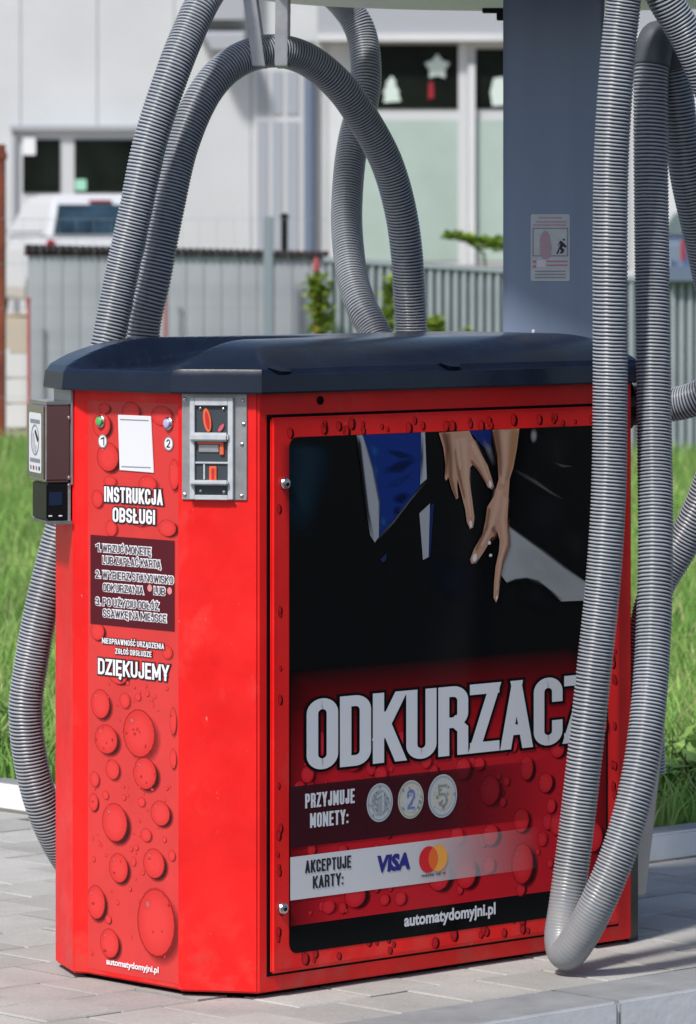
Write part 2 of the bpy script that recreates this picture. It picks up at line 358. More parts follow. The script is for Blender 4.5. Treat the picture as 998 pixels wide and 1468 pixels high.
# kerbs: each stone its own object
def stone(name, u0, u1, v0, v1, z0, z1, face, group, label, parent):
    """face: which side carries the whitewashed front"""
    m_ = MB(); g_ = .0012
    m_.obox(W(u0+g_, v0+g_, z0), EX*(u1-u0-2*g_), EY*(v1-v0-2*g_), (0, 0, z1-z0))
    o = m_.build(name, [M['kerbtop'], M['kerbface']], parent, bevel=.006)
    for p_ in o.data.polygons:
        n_ = p_.normal
        if (face == 'v' and n_.dot(EY) < -.8) or (face == 'u' and n_.dot(EX) < -.8): p_.material_index = 1
    return o
kn = empty('kerb', W(0, -.43, -.12)); tag(kn, kind='structure'); inv = Matrix.Translation(-kn.location)
def kparent(o, root):
    o.parent = root; o.matrix_parent_inverse = Matrix.Translation(-Vector(root.location))
for k in range(-6, 7): kparent(stone('kerb_stone', .522+k, 1.522+k, -.53, -.33, -.16, 0.0, 'v', None, None, None), kn)
kf = empty('kerb', W(1.75, 1.0, 0)); tag(kf, kind='structure')
for k in range(0, 9): kparent(stone('kerb_stone', 1.70+k, 2.70+k, .97, 1.07, -.1, .055, 'v', None, None, None), kf)
for k in range(0, 9): kparent(stone('kerb_stone', 1.70, 1.80, 1.07+k, 2.07+k, -.1, .055, 'u', None, None, None), kf)

# ------------------------------------------------------------------ grass (stuff)
def blades(N, X, Y, Z, hmin, hmax, wd, base):
    h = rng.uniform(hmin, hmax, N); ang = rng.uniform(0, 2*PI, N); lean = rng.uniform(.1, .75, N)*h; la = rng.uniform(0, 2*PI, N)
    wd = wd*rng.uniform(.6, 1.4, N)
    dx, dy = np.cos(ang)*wd/2, np.sin(ang)*wd/2; lx, ly = np.cos(la)*lean, np.sin(la)*lean
    V = np.zeros((N, 5, 3))
    V[:, 0] = np.stack([X-dx, Y-dy, Z], 1); V[:, 1] = np.stack([X+dx, Y+dy, Z], 1)
    V[:, 2] = np.stack([X-dx*.8+lx*.35, Y-dy*.8+ly*.35, Z+h*.6], 1); V[:, 3] = np.stack([X+dx*.8+lx*.35, Y+dy*.8+ly*.35, Z+h*.6], 1)
    V[:, 4] = np.stack([X+lx, Y+ly, Z+h], 1)
    b = np.arange(N)*5
    return V.reshape(-1, 3), np.stack([b, b+1, b+3, b+2], 1), np.stack([b+2, b+3, b+4], 1)
NB = 150000
Yb = 11.4+(35.2-11.4)*rng.random(NB)**1.6; Xb = (rng.random(NB)-.5)*2*(Yb*.105+.6)+.1
dX, dY = Xb-ORG.x, Yb-ORG.y; Ub = dX*EX.x+dY*EX.y; Vb = dX*EY.x+dY*EY.y
ok = (Ub > 1.83+.05*rng.random(NB)) & (Vb > 1.10+.12*rng.random(NB)); Xb, Yb = Xb[ok], Yb[ok]; NB = len(Xb)
patch = np.sin(Xb*2.3+1)*np.sin(Yb*1.1)+.6*np.sin(Xb*5.1+Yb*2.7)+rng.normal(0, .35, NB)
V, q4, q3 = blades(NB, Xb, Yb, lawn_z(Xb, Yb)-.01, .05, .17, .008, None)
t_ = np.clip(patch*.28+.5, 0, 1)[:, None]; rnd = rng.random((NB, 1))
cb = (1-t_)*np.array([.17, .34, .075])+t_*np.array([.34, .53, .14]); cb = np.where(rnd > .90, np.array([.50, .47, .25]), cb)*(.75+.5*rng.random((NB, 1)))
cols = np.ones((NB, 5, 4)); cols[:, :, :3] = cb[:, None, :]
grass = bigmesh('grass', V, [q4, q3], M['grass'], cols=cols.reshape(-1, 4)); tag(grass, 'green mown grass of the verge behind the machine', 'grass', kind='stuff')

# ------------------------------------------------------------------ leafy plants
def leaves(mb, n, cen, ext, size, c0, c1, rd, droop=.4, aspect=.38):
    for _ in range(n):
        while True:
            p = [rd.uniform(-1, 1) for _ in range(3)]
            if sum(x*x for x in p) < 1: break
        p = Vector((cen[0]+p[0]*ext[0], cen[1]+p[1]*ext[1], cen[2]+p[2]*ext[2]))
        a = rd.uniform(0, 2*PI); d = Vector((math.cos(a), math.sin(a), rd.uniform(-droop, droop+.5))).normalized()
        s = d.cross(Vector((0, 0, 1))).normalized(); s = (s+Vector((0, 0, rd.uniform(-.6, .6)))).normalized(); L = size*rd.uniform(.6, 1.3); nn = d.cross(s)
        t = rd.random(); c = tuple((c0[i]*(1-t)+c1[i]*t) for i in range(3))+(1,)
        mb.add([p, p+d*L*.35+s*L*aspect+nn*L*.06, p+d*L*.75+s*L*aspect*.7, p+d*L-nn*L*.1, p+d*L*.75-s*L*aspect*.7, p+d*L*.35-s*L*aspect+nn*L*.06], [(0, 1, 2, 3), (0, 3, 4, 5)], c)
rd = random.Random(11)
def weed(name, px, py, n, h, label, size=.065, c0=(.16, .32, .07), c1=(.34, .50, .14)):
    Y = F*CH/(py-HY); p = P(px, py, Y); p.z = float(lawn_z(p.x, p.y))
    r_ = empty(name, p, rd.uniform(0, 6), label, 'weed', 'broad-leaved weeds along the kerb')
    st = MB()
    for k in range(3): st.tube([(0, 0, -.01), (rd.uniform(-.03, .03), rd.uniform(-.03, .03), h*.5), (rd.uniform(-.07, .07), rd.uniform(-.07, .07), h)], [.004, .003, .0015], 5)
    st.build('stem', M['stem'], r_)
    lf = MB()
    for _ in range(n):   # rosette leaves
        a = rd.uniform(0, 2*PI); el = rd.uniform(.15, 1.2); L = size*rd.uniform(.6, 1.3); z0 = rd.uniform(0, h*.75)
        d = Vector((math.cos(a)*math.cos(el), math.sin(a)*math.cos(el), math.sin(el))); s = Vector((-math.sin(a), math.cos(a), 0)); nn = s.cross(d)
        b0 = Vector((rd.uniform(-.05, .05), rd.uniform(-.05, .05), z0)); wv = L*.30; t = rd.random()
        c = tuple(c0[i]*(1-t)+c1[i]*t for i in range(3))+(1,)
        e = b0+d*L*.55; tip = b0+d*L*.85+Vector((math.cos(a), math.sin(a), -.35))*L*.3
        lf.add([b0, b0+d*L*.25+s*wv*.7+nn*wv*.25, e+s*wv+nn*wv*.25, tip, e-s*wv+nn*wv*.25, b0+d*L*.25-s*wv*.7+nn*wv*.25, e], [(0, 6, 2, 1), (6, 3, 2), (0, 5, 4, 6), (6, 4, 3)], c)
    lf.build('foliage', M['leaf'], r_, recalc=False)
WL = ['broad-leaved green weed growing behind the kerb right of the beige holder']
for px, py, n, h in [(962, 1172, 46, .13), (985, 1168, 50, .16), (1008, 1170, 46, .15), (975, 1150, 46, .2), (998, 1140, 46, .2), (955, 1140, 40, .18), (1030, 1162, 40, .15)]:
    weed('weed', px, py, n, h, WL[0])
for px, py, n, h in [(12, 1110, 40, .14), (48, 1118, 40, .13), (-20, 1112, 40, .14), (72, 1124, 36, .12), (28, 1080, 30, .15)]:
    weed('weed', px, py, n, h, 'low broad-leaved weed behind the kerb beside the grey hose loop', size=.07, c0=(.16, .30, .07), c1=(.28, .42, .12))

# ------------------------------------------------------------------ background building
BY = 66.0
def rect(mb, x0, y0, x1, y1, Y, d):
    a = P(x0, y1, Y); b_ = P(x1, y0, Y); mb.box(a.x, b_.x, Y-d, Y, a.z, b_.z)
def rpart(name, x0, y0, x1, y1, Y, d, mt, parent, bevel=0):
    m_ = MB(); rect(m_, x0, y0, x1, y1, Y, d); return m_.build(name, mt, parent, bevel=bevel)
bld = empty('commercial_building', (0, 0, 0), 0, 'pale grey commercial building with dark windows behind the fences', 'building')
core = MB(); core.box(-14, 16, BY+.02, BY+18, 0.2, 9.5); core.build('wall', M['wallp'], bld)
x = -520; k = 0
while x < 1700:
    rpart('wall_panel', x+.6, -420, x+109.4, 466, BY+.03, .06, M['wallp'] if x < 440 else M['wallw'], bld); x += 110
# large window at the left
fr = rpart('window_frame', 20, 186, 236, 462, BY, .10, M['frame'], bld)
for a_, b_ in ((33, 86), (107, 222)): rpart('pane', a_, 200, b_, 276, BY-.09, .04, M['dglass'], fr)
rpart('hood', 16, 180, 240, 187, BY, .22, M['band'], fr)
rpart('side_trim', 18, 186, 24, 462, BY, .17, M['band'], fr)
for a_, b_ in ((33, 86), (107, 222)): rpart('lower_panel', a_, 292, b_, 455, BY-.09, .03, M['wallw'], fr)
rpart('notice', 33, 196, 51, 222, BY-.13, .02, M['stick'], fr)
gm = mat('notice_green', (.30, .62, .48), .5)
rpart('notice', 108, 257, 124, 273, BY-.13, .02, gm, fr)
# narrow window strips, fascia, lamp, downpipe
fr = rpart('window_frame', 364, 96, 436, 372, BY, .08, M['frame'], bld)
for a_, b_ in ((369, 384), (390, 405), (411, 428)):
    rpart('pane', a_, 102, b_, 164, BY-.07, .03, M['stripglass'], fr); rpart('pane', a_, 174, b_, 366, BY-.07, .03, M['stripglass'], fr)
m_ = MB(); a_ = P(444, 372, BY-.15); b_ = P(444, 60, BY-.15); m_.tube([a_, b_], .075, 10); m_.build('downpipe', M['pipe'], bld)
rpart('fascia', 276, -80, 352, 30, BY, .5, M['band'], bld)
m_ = MB(); a_ = P(288, 40, BY); m_.add([P(290, 38, BY), P(352, 38, BY), P(352, 72, BY), P(300, 72, BY), P(292, 50, BY-.7), P(350, 50, BY-.7), P(350, 70, BY-.7), P(304, 70, BY-.7)],
    [(0, 1, 2, 3), (4, 5, 6, 7), (0, 1, 5, 4), (3, 2, 6, 7), (0, 3, 7, 4), (1, 2, 6, 5)]); m_.build('wall_lamp', M['band'], bld)
rpart('fascia', 455, -60, 1000, 58, BY, .35, M['band'], bld)
rpart('fascia_trim', 455, 50, 1000, 60, BY, .42, M['wallw'], bld)
# shop window with paper shapes
fr = rpart('window_frame', 500, 60, 900, 380, BY, .08, M['frame'], bld)
for a_, b_ in ((508, 657), (682, 775), (800, 893)):
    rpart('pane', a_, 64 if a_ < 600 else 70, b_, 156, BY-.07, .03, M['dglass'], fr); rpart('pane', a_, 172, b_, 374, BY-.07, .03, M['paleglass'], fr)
rpart('mullion', 657, 60, 670, 380, BY-.08, .05, M['frame'], fr); rpart('mullion', 671, 92, 681, 380, BY-.08, .12, M['wallw'], fr)
def paper(pts, mt, name):
    m_ = MB(); v = [P(x, y, BY-.12) for x, y in pts]; n = len(v); v2 = [p+Vector((0, .012, 0)) for p in v]
    tri = tessellate_polygon([v]); m_.add(v+v2, [tuple(t) for t in tri]+[tuple(i+n for i in t) for t in tri]+[(i, (i+1) % n, n+(i+1) % n, n+i) for i in range(n)])
    m_.build(name, mt, fr)
pm = mat('paper_mint', (.55, .66, .63), .7)
paper([(627+(19 if i % 2 == 0 else 12)*math.sin(i*PI/5), 96-(19 if i % 2 == 0 else 12)*math.cos(i*PI/5)) for i in range(10)], pm, 'paper_star')
paper([(562, 108), (568, 118), (566, 120), (573, 132), (571, 134), (575, 145), (550, 147), (552, 135), (549, 134), (555, 120), (553, 119)], pm, 'paper_tree')
paper([(708, 112), (722, 110), (726, 124), (732, 150), (706, 152), (703, 132)], pm, 'paper_bell')
paper([(615, 118), (621, 118), (622, 140), (614, 142)], M['tail'], 'paper_ribbon')

# ------------------------------------------------------------------ grey boundary wall with cap tiles
FY = 35.0
fw = empty('boundary_wall', P(250, 640, FY), 0, 'low grey sheet panel wall with dark tiled coping in front of the white car', 'wall')
def child_world(o, root): o.parent = root; o.matrix_parent_inverse = Matrix.Translation(-Vector(root.location)); return o
m_ = MB(); rect(m_, 42, 364, 470, 655, FY+.12, .2); child_world(m_.build('core', M['fwall']), fw)
for ix in range(17):
    x0 = 40+ix*25.3
    m_ = MB(); rect(m_, x0+.25, 366, x0+25.05, 655, FY-.08, .05); child_world(m_.build('sheet_panel', M['fwall'], None, bevel=.004), fw)
m_ = MB(); rect(m_, 38, 360, 472, 366, FY+.15, .26); child_world(m_.build('coping', M['captile2']), fw)
x = 38; k = 0
while x < 470:
    m_ = MB(); rect(m_, x+1.4, 350+(x-38)*.022, x+9.2, 361+(x-38)*.02, FY+.16, .34); child_world(m_.build('cap_tile', M['captile'] if k % 2 else M['captile'], None, bevel=.01), fw); x += 9.6; k += 1
# red posts
for px, top in ((237, 398), (41, 430), (454, 374)):
    m_ = MB(); a_ = P(px, 660, FY-.3); a_.z = 0; b_ = P(px, top, FY-.3); m_.tube([a_, b_], .012 if px != 454 else .025, 8)
    m_.lathe(b_, (0, 0, 1), [(.02, 0), (.02, .01), (.008, .02)], 8)
    tag(m_.build('red_stake', M['redpost']), {237: 'thin red stake before the grey wall beside the hoses', 41: 'thin red stake at the end of the grey wall by the white car', 454: 'thicker red stake where grey wall meets slatted fence'}[px], 'stake', 'red stakes along the wall')
# wire mesh fence with posts
wf = empty('wire_fence', P(385, 640, FY-.5), 0, 'thin wire mesh fence with grey posts in front of the grey wall', 'fence')
WY = FY-.5
for px in (-93, 385):
    m_ = MB(); a_ = P(px, 660, WY); a_.z = 0; b_ = P(px, 310, WY); m_.box(a_.x-.036, a_.x+.036, WY-.03, WY+.03, 0, b_.z); child_world(m_.build('post', M['post'], None, bevel=.006), wf)
m_ = MB(); z1 = P(0, 314, WY).z; xx = P(-93, 0, WY).x; xe = P(470, 0, WY).x
while xx < xe: m_.box(xx-.0010, xx+.0010, WY+.03, WY+.033, .05, z1); xx += .13
for zz in np.linspace(.06, z1, 6): m_.box(P(-93, 0, WY).x, xe, WY+.026, WY+.03, zz-.0015, zz+.0015)
o = m_.build('wire_mesh', M['post'], None, recalc=False); child_world(o, wf); tag(o, kind='stuff')
m_ = MB(); a_ = P(408, 362, 40); b_ = P(408, 312, 40); m_.tube([(a_.x, 40, .1), (b_.x, 40, b_.z)], .03, 8); m_.lathe(b_, (0, 0, 1), [(.04, 0), (.04, .02), (.01, .04)], 8)
tag(m_.build('bollard_post', M['blackp']), 'slim black post rising behind the grey wall coping', 'post')

# ------------------------------------------------------------------ slatted metal fence
SY = 33.0
sf = empty('slat_fence', P(700, 640, SY), 0, 'grey vertical slat metal fence behind the lid and column', 'fence')
x = 468.0
sm = {}
def ftop(x): return 369+(x-468)*.062
i = 0
while x < 1130:
    zt = P(0, ftop(x), SY).z; cx = P(x+5.5, 0, SY).x
    m_ = MB(); wv = .022
    m_.add([(cx-wv, SY, 0), (cx-wv*.6, SY-.022, 0), (cx+wv*.6, SY-.022, 0), (cx+wv, SY, 0), (cx-wv, SY, zt), (cx-wv*.6, SY-.022, zt), (cx+wv*.6, SY-.022, zt), (cx+wv, SY, zt)],
        [(0, 1, 5, 4), (1, 2, 6, 5), (2, 3, 7, 6), (3, 0, 4, 7), (4, 5, 6, 7), (3, 2, 1, 0)])
    child_world(m_.build('slat', M['slat']), sf); x += 12.0; i += 1
darkb = mat('fence_backing', (.16, .19, .22), .6)
m_ = MB(); a_ = P(464, 0, SY); b_ = P(1135, 0, SY); 
m_.add([(a_.x, SY+.012, 0), (b_.x, SY+.012, 0), (b_.x, SY+.012, P(0, ftop(1135)+4, SY).z), (a_.x, SY+.012, P(0, ftop(464)+4, SY).z), (a_.x, SY+.03, 0), (b_.x, SY+.03, 0), (b_.x, SY+.03, P(0, ftop(1135)+4, SY).z), (a_.x, SY+.03, P(0, ftop(464)+4, SY).z)],
    [(0, 1, 2, 3), (4, 5, 6, 7), (0, 1, 5, 4), (2, 3, 7, 6), (0, 3, 7, 4), (1, 2, 6, 5)]); child_world(m_.build('backing', darkb), sf)
m_ = MB(); p0 = P(464, ftop(464), SY); p1 = P(1135, ftop(1135), SY)
m_.obox(p0+Vector((0, -.035, -.03)), p1-p0, (0, .05, 0), (0, 0, .035)); child_world(m_.build('top_rail', M['slat']), sf)
m_ = MB(); rect(m_, 956, 381, 1140, 404, SY-.05, .06); child_world(m_.build('blue_rail', M['rail'], None, bevel=.008), sf)

# rust coloured post, white barrier
m_ = MB(); a_ = P(-14, 0, 36.5); b_ = P(8, 207, 36.5); m_.box(a_.x, b_.x, 36.4, 36.52, 0, b_.z); m_.box(a_.x-.01, b_.x+.012, 36.39, 36.53, b_.z-.12, b_.z-.06)
tag(m_.build('rusty_post', M['rust'], bevel=.006), 'rusty brown steel post standing left of the white car', 'post')
br = empty('barrier', P(28, 640, 37.5), 0, 'white slatted barrier panel between rusty post and grey wall', 'barrier')
for k in range(3):
    m_ = MB(); rect(m_, 8, 508+k*36, 60, 541+k*36, 37.6, .04); child_world(m_.build('slat', M['barrier'], None, bevel=.005), br)
for px in (12, 52):
    m_ = MB(); rect(m_, px-3, 500, px+3, 640, 37.66, .05); child_world(m_.build('post', M['barrier']), br)

# climbing plants at the fence
rd = random.Random(5)
def climber(px, y0, y1, wpx, Y, n, label, c0=(.12, .22, .03), c1=(.33, .42, .05)):
    base = P(px, y1, Y); base.z = 0; top = P(px, y0, Y)
    r_ = empty('climbing_plant', base, 0, label, 'plant', 'climbing plants at the fence')
    m_ = MB(); m_.tube([(0, 0, 0), (.02, 0, top.z*.5), (0, 0, top.z*.95)], [.012, .009, .004], 6); m_.build('stem', M['stem'], r_)
    lf = MB(); zm = CH-((y0+y1)/2-HY)/F*Y; ez = (y1-y0)/2/F*Y; ex = wpx/2/F*Y
    for k in range(5):
        f = -1+2*(k+.5)/5; leaves(lf, n//5, (rd.uniform(-.3, .3)*ex, 0, zm+f*ez*.8), (ex*(.75+.3*rd.random()), ex*.7, ez*.32), .055, c0, c1, rd, .7)
    lf.build('foliage', M['leaf'], r_, recalc=False)
climber(458, 388, 488, 34, 32.7, 420, 'yellow-green climbing plant where the grey wall meets the slat fence')
climber(557, 395, 490, 15, 32.7, 180, 'narrow climbing plant seen between the two hoses')
climber(622, 452, 500, 26, 32.7, 160, 'small yellow-green plant beside the arched hose')
climber(668, 470, 500, 14, 32.7, 50, 'tiny low plant at the slat fence near the column')
sb = P(690, 640, 36.0); sb.z = .1
r_ = empty('shrub', sb, 0, 'arching bright green shrub branch rising above the slat fence', 'shrub')
m_ = MB(); tipz = P(640, 335, 36).z
m_.tube([(0, 0, 0), (.06, 0, 1.0), (.02, 0, tipz-.25), (-.12, 0, tipz-.16), (-.27, 0, tipz-.1)], [.02, .016, .01, .006, .003], 6); m_.build('stem', M['stem'], r_)
lf = MB()
for (x, y, ex, ez) in ((650, 338, 14, 5), (672, 343, 16, 7), (695, 348, 18, 9), (716, 350, 18, 11)):
    c = P(x, y, 36)-sb; leaves(lf, 130, (c.x, c.y, c.z), (ex/F*36, .08, ez/F*36), .05, (.14, .26, .03), (.32, .45, .06), rd, .3)
lf.build('foliage', M['leaf'], r_, recalc=False)

# ------------------------------------------------------------------ parked vehicles
def loft(mb, secs):
    n = len(secs[0]); b = len(mb.v); vs = [p for s in secs for p in s]
    fs = [(i*n+k, i*n+(k+1) % n, (i+1)*n+(k+1) % n, (i+1)*n+k) for i in range(len(secs)-1) for k in range(n)]
    fs += [tuple(range(n-1, -1, -1)), tuple((len(secs)-1)*n+k for k in range(n))]; mb.add(vs, fs)
def car(name, loc, rz, label, paint, hw=.82, L=4.2, H=1.62, z0=.28, belt=1.05):
    r_ = empty(name, loc, rz, label, 'car')
    def sec(y, w0, zb, zt, wt): # rounded box section
        return [(-w0*.94, y, zb), (w0*.94, y, zb), (w0, y, zb+.18), (w0, y, zt-.16), (wt, y, zt), (-wt, y, zt), (-w0, y, zt-.16), (-w0, y, zb+.18)]
    m_ = MB(); loft(m_, [sec(0, hw*.93, z0+.05, belt-.06, hw*.85), sec(.06, hw*.98, z0, belt, hw*.93), sec(.8, hw, z0-.05, belt+.01, hw*.95), sec(2.9, hw, z0-.05, belt-.02, hw*.95), sec(3.7, hw*.98, z0, belt-.14, hw*.88), sec(L, hw*.85, z0+.05, belt-.3, hw*.7)])
    m_.build('body', paint, r_, bevel=.05, seg=3)
    m_ = MB(); ca = hw*.92; cb = hw*.72
    secs = []
    for y0_, y1_, z, wv in ((.06, 2.95, belt-.02, ca), (.20, 2.45, belt+.30, hw*.83), (.36, 2.15, H-.06, cb+.02), (.48, 1.95, H, cb-.06)):
        secs.append([(-wv, y0_, z), (wv, y0_, z), (wv, y1_, z), (-wv, y1_, z)])
    loft(m_, secs); cab = m_.build('cabin', paint, r_, bevel=.05, seg=3)
    m_ = MB(); zA, zB = belt+.05, H-.14
    def cy(z): return .06+(z-belt)*.5-.012
    wa, wb = hw*.80, hw*.68
    m_.add([(-wa, cy(zA), zA), (wa, cy(zA), zA), (wb, cy(zB), zB), (-wb, cy(zB), zB), (-wa, cy(zA)+.05, zA), (wa, cy(zA)+.05, zA), (wb, cy(zB)+.05, zB), (-wb, cy(zB)+.05, zB)], [(0, 1, 2, 3), (4, 5, 6, 7), (0, 1, 5, 4), (2, 3, 7, 6), (0, 3, 7, 4), (1, 2, 6, 5)])
    m_.build('rear_window', M['glass'], cab)
    for s in (-1, 1):
        m_ = MB(); A = [(s*(hw*.885+.012), .42, belt+.06), (s*(hw*.885+.012), 2.55, belt+.06), (s*(hw*.77), 2.12, H-.15), (s*(hw*.77), .62, H-.15)]
        B = [(x_-s*.04, y_, z_) for x_, y_, z_ in A]; m_.add(A+B, [(0, 1, 2, 3), (4, 5, 6, 7), (0, 1, 5, 4), (1, 2, 6, 5), (2, 3, 7, 6), (3, 0, 4, 7)]); m_.build('side_window', M['glass'], cab)
        m_ = MB(); m_.box(s*hw*.86-.06, s*hw*.86+.05, -.015, .07, belt-.30, belt-.02); m_.build('tail_light', M['tail'], r_, bevel=.02)
        m_ = MB(); m_.box(s*(hw+.07)-.09, s*(hw+.07)+.09, 2.35, 2.45, belt+.02, belt+.18); m_.build('mirror', paint, r_, bevel=.03)
        for y_ in (.75, 3.35):
            m_ = MB(); m_.lathe((s*(hw-.17), y_, .31), (s, 0, 0), [(.22, 0), (.31, .02), (.31, .17), (.28, .19)], 24); wh = m_.build('wheel', M['tyre'], r_)
            m_ = MB(); m_.lathe((s*(hw+.005), y_, .31), (s, 0, 0), [(.19, 0), (.19, .02), (.08, .03)], 16); m_.build('rim', M['rim'], wh)
    m_ = MB(); m_.box(-.15, .15, .26, .34, H-.115, H-.08); m_.build('brake_light', M['tail'], cab, bevel=.01)
    m_ = MB(); m_.box(-hw*.95, hw*.95, -.07, .1, z0+.02, z0+.26); m_.build('bumper', M['carw'] if paint == M['carw'] else paint, r_, bevel=.03)
    m_ = MB(); m_.box(-.26, .26, -.085, -.06, belt-.42, belt-.30); m_.build('number_plate', M['stick'], r_)
    return r_
car('parked_car', (-3.12, 60, .512), math.radians(15), 'white parked hatchback seen from behind beyond the grey wall', M['carw'])
car('parked_car', (4.12, 60, .512), math.radians(-80), 'blue parked car behind the slat fence right of the column', M['carb'], H=1.5)

# ------------------------------------------------------------------ hose column with canopy
CC = Vector((.481, 10.90, 0))
hc = empty('hose_column', CC, 0, 'slate grey square column with white round canopy and hose brackets', 'column')
m_ = MB(); m_.box(-.117, .117, -.117, .117, -.012, 3.0); o = m_.build('post', M['column'], hc, bevel=.008); o.rotation_euler = (0, 0, math.radians(-3))
m_ = MB(); m_.box(-.17, .17, -.17, .17, -.01, .012); o = m_.build('base_plate', M['galv'], hc, bevel=.003)
m_ = MB(); CZ = 2.131
prof = [(.02, 0), (.70, 0), (.735, .012), (.74, .03), (.73, .07), (.6, .10), (.02, .12)]
m_.lathe((0, 0, CZ), (0, 0, 1), prof, 96); m_.build('canopy', M['disc'], hc, bevel=0, smooth=False)
m_ = MB(); p = P(709, 15, 11.45)-CC; m_.box(p.x-.03, p.x+.03, p.y-.015, p.y+.015, CZ-.012, CZ+.004); m_.box(p.x+.005, p.x+.03, p.y-.01, p.y+.01, CZ-.03, CZ); m_.build('clip', M['blackp'], hc, bevel=.002)
# hose loops hanging under the canopy: two bent straps each with a seat plate
def strap(pts, wd, hd, mt, parent, name='strap'):
    """flat bar through points, hd = half-width direction"""
    m_ = MB()
    for a_, b_ in zip(pts[:-1], pts[1:]):
        a_, b_ = Vector(a_), Vector(b_); d = (b_-a_).normalized(); n_ = d.cross(hd).normalized()
        m_.obox(a_-hd*wd-n_*.003-d*.003, (b_-a_)+d*.006, hd*2*wd, n_*.006)
    return m_.build(name, mt, parent, bevel=.0015)
bk = P(386, 78, 10.66)
brk = MB(); brk.box(bk.x-CC.x-.06, bk.x-CC.x+.07, bk.y-CC.y-.06, bk.y-CC.y+.06, CZ-.006, CZ+.002); brk = brk.build('hose_bracket', M['strap'], hc, bevel=.001)
for (t0, t1, b0) in ((358, 362, 371), (406, 405, 403)):
    Yf, Yb_ = 10.588, 10.735
    pf0 = P(t0-2, -20, Yf)-CC; pf0.z = CZ; pf1 = P(b0, 93, Yf)-CC; pb1 = P(b0, 93, Yb_)-CC; pb1.z = pf1.z; pb1.x = pf1.x+.004; pb0 = Vector((pf0.x+.004, pb1.y, CZ))
    strap([pf0, pf1, pb1, pb0], .0145, Vector((1, 0, 0)), M['strap'], brk)
# warning sticker on the column
st = MB()
def cpt(px, py, off): # point on the front of the column
    a_ = math.radians(-3); n_ = Vector((math.sin(a_), -math.cos(a_), 0)); tdir = Vector((math.cos(a_), math.sin(a_), 0)); o_ = CC+n_*(.117+off); k_ = (px-CX)/F
    t_ = (k_*o_.y-o_.x)/(tdir.x-k_*tdir.y); p_ = o_+tdir*t_; p_.z = CH-(py-HY)/F*p_.y; return p_-CC
def cpoly(pts, off, mt, parent, name):
    m_ = MB(); v = [cpt(x, y, off) for x, y in pts]; tri = tessellate_polygon([v]); m_.add(v, [tuple(t) for t in tri]); return m_.build(name, mt, parent)
def rrect(x0, y0, x1, y1, r=3):
    pts = []
    for cx, cy, a0 in ((x1-r, y0+r, -90), (x1-r, y1-r, 0), (x0+r, y1-r, 90), (x0+r, y0+r, 180)):
        for k in range(5): a_ = math.radians(a0+k*22.5); pts.append((cx+r*math.cos(a_), cy+r*math.sin(a_)))
    return pts
stm = mat('warning_sticker_paper', (.50, .54, .57), .5, var=.06, vscale=40)
ws = cpoly(rrect(761, 307, 817, 403), .0012, stm, hc, 'warning_sticker')
def crect(x0, y0, x1, y1, mt, off=.002, name='print_mark'): return cpoly([(x0, y0), (x1, y0), (x1, y1), (x0, y1)], off, mt, ws, name)
fadep = mat('print_faded_pink', (.44, .30, .36), .5)
for y0, x0, x1 in ((311, 772, 806), (317, 768, 812), (321.5, 764, 812)): crect(x0, y0, x1, y0+2, fadep)
for r_ in ((763.5, 326.5, 814.5, 328), (763.5, 366, 814.5, 367.5), (763.5, 326.5, 765, 367.5), (813, 326.5, 814.5, 367.5)): crect(*r_, M['inkgrey'])
cpoly([(776, 336), (780, 331), (784, 331), (788, 337), (789, 346), (791, 352), (790, 366), (786, 371), (778, 371), (774, 364), (774, 345)], .0022, fadep, ws, 'hand_symbol')
# running figure
cpoly([(799.5, 352), (803, 345), (805.5, 345.5), (809, 349), (812.5, 352.5), (811.5, 355.5), (807.5, 353), (806, 355), (809.5, 358), (807.5, 362.5), (803, 363.5), (803, 361.5), (805.5, 360), (802.5, 357), (800, 364), (797.5, 364), (801.5, 355), (803.5, 350), (802, 349), (801, 352)], .0022, M['ink'], ws, 'figure_symbol')
cpoly([(808.5+1.8*math.cos(i*PI/4), 343.5+1.5*math.sin(i*PI/4)) for i in range(8)], .0022, M['ink'], ws, 'figure_symbol')
crect(764, 373, 768.5, 377, M['inkred']); crect(764, 380, 768.5, 384, M['inkred']); crect(784, 373.5, 814, 375.5, M['inkred']); crect(784, 379, 814, 381, M['inkred']); crect(770, 373, 782, 383, mat('print_pale', (.66, .64, .68), .5))
for y0 in (388, 392.5, 397): crect(767, y0, 811, y0+1.6, M['inkgrey'])
# small white cable clip at the foot of the column
m_ = MB(); p = cpt(765, 478, .004); m_.lathe(p, (0, 0, 1), [(.004, -.01), (.004, .006), (.002, .009)], 8); m_.build('cable_clip', M['stick'], hc)

# ------------------------------------------------------------------ the vacuum machine (local u, v, z)
mac = empty('vacuum_machine', ORG, TH, 'red self-service car vacuum cabinet with dark lid, poster and coin slot', 'vacuum machine')
PLAN = [(0, 0), (1.115, 0), (1.205, .13), (1.205, .51), (1.115, .64), (0, .64), (-.036, .612), (-.105, .47), (-.088, .443), (-.088, .140), (-.10, .140)]
ZB, ZT = .010, 1.262
m_ = MB(); m_.prism(PLAN, ZB, ZT); body = m_.build('body', M['red'], mac, bevel=.005, seg=3)
def inset(poly, d):
    n = len(poly); out = []
    for i in range(n):
        p0, p1, p2 = Vector(poly[i-1]), Vector(poly[i]), Vector(poly[(i+1) % n])
        e1 = (p1-p0).normalized(); e2 = (p2-p1).normalized(); n1 = Vector((-e1.y, e1.x)); n2 = Vector((-e2.y, e2.x))
        bis = (n1+n2); k_ = d/max(.3, (1+n1.dot(n2))); out.append(p1+bis*k_)
    return [tuple(p) for p in out]
HULL = [(0, 0), (1.115, 0), (1.205, .13), (1.205, .51), (1.115, .64), (0, .64), (-.036, .612), (-.105, .47), (-.10, .140)]
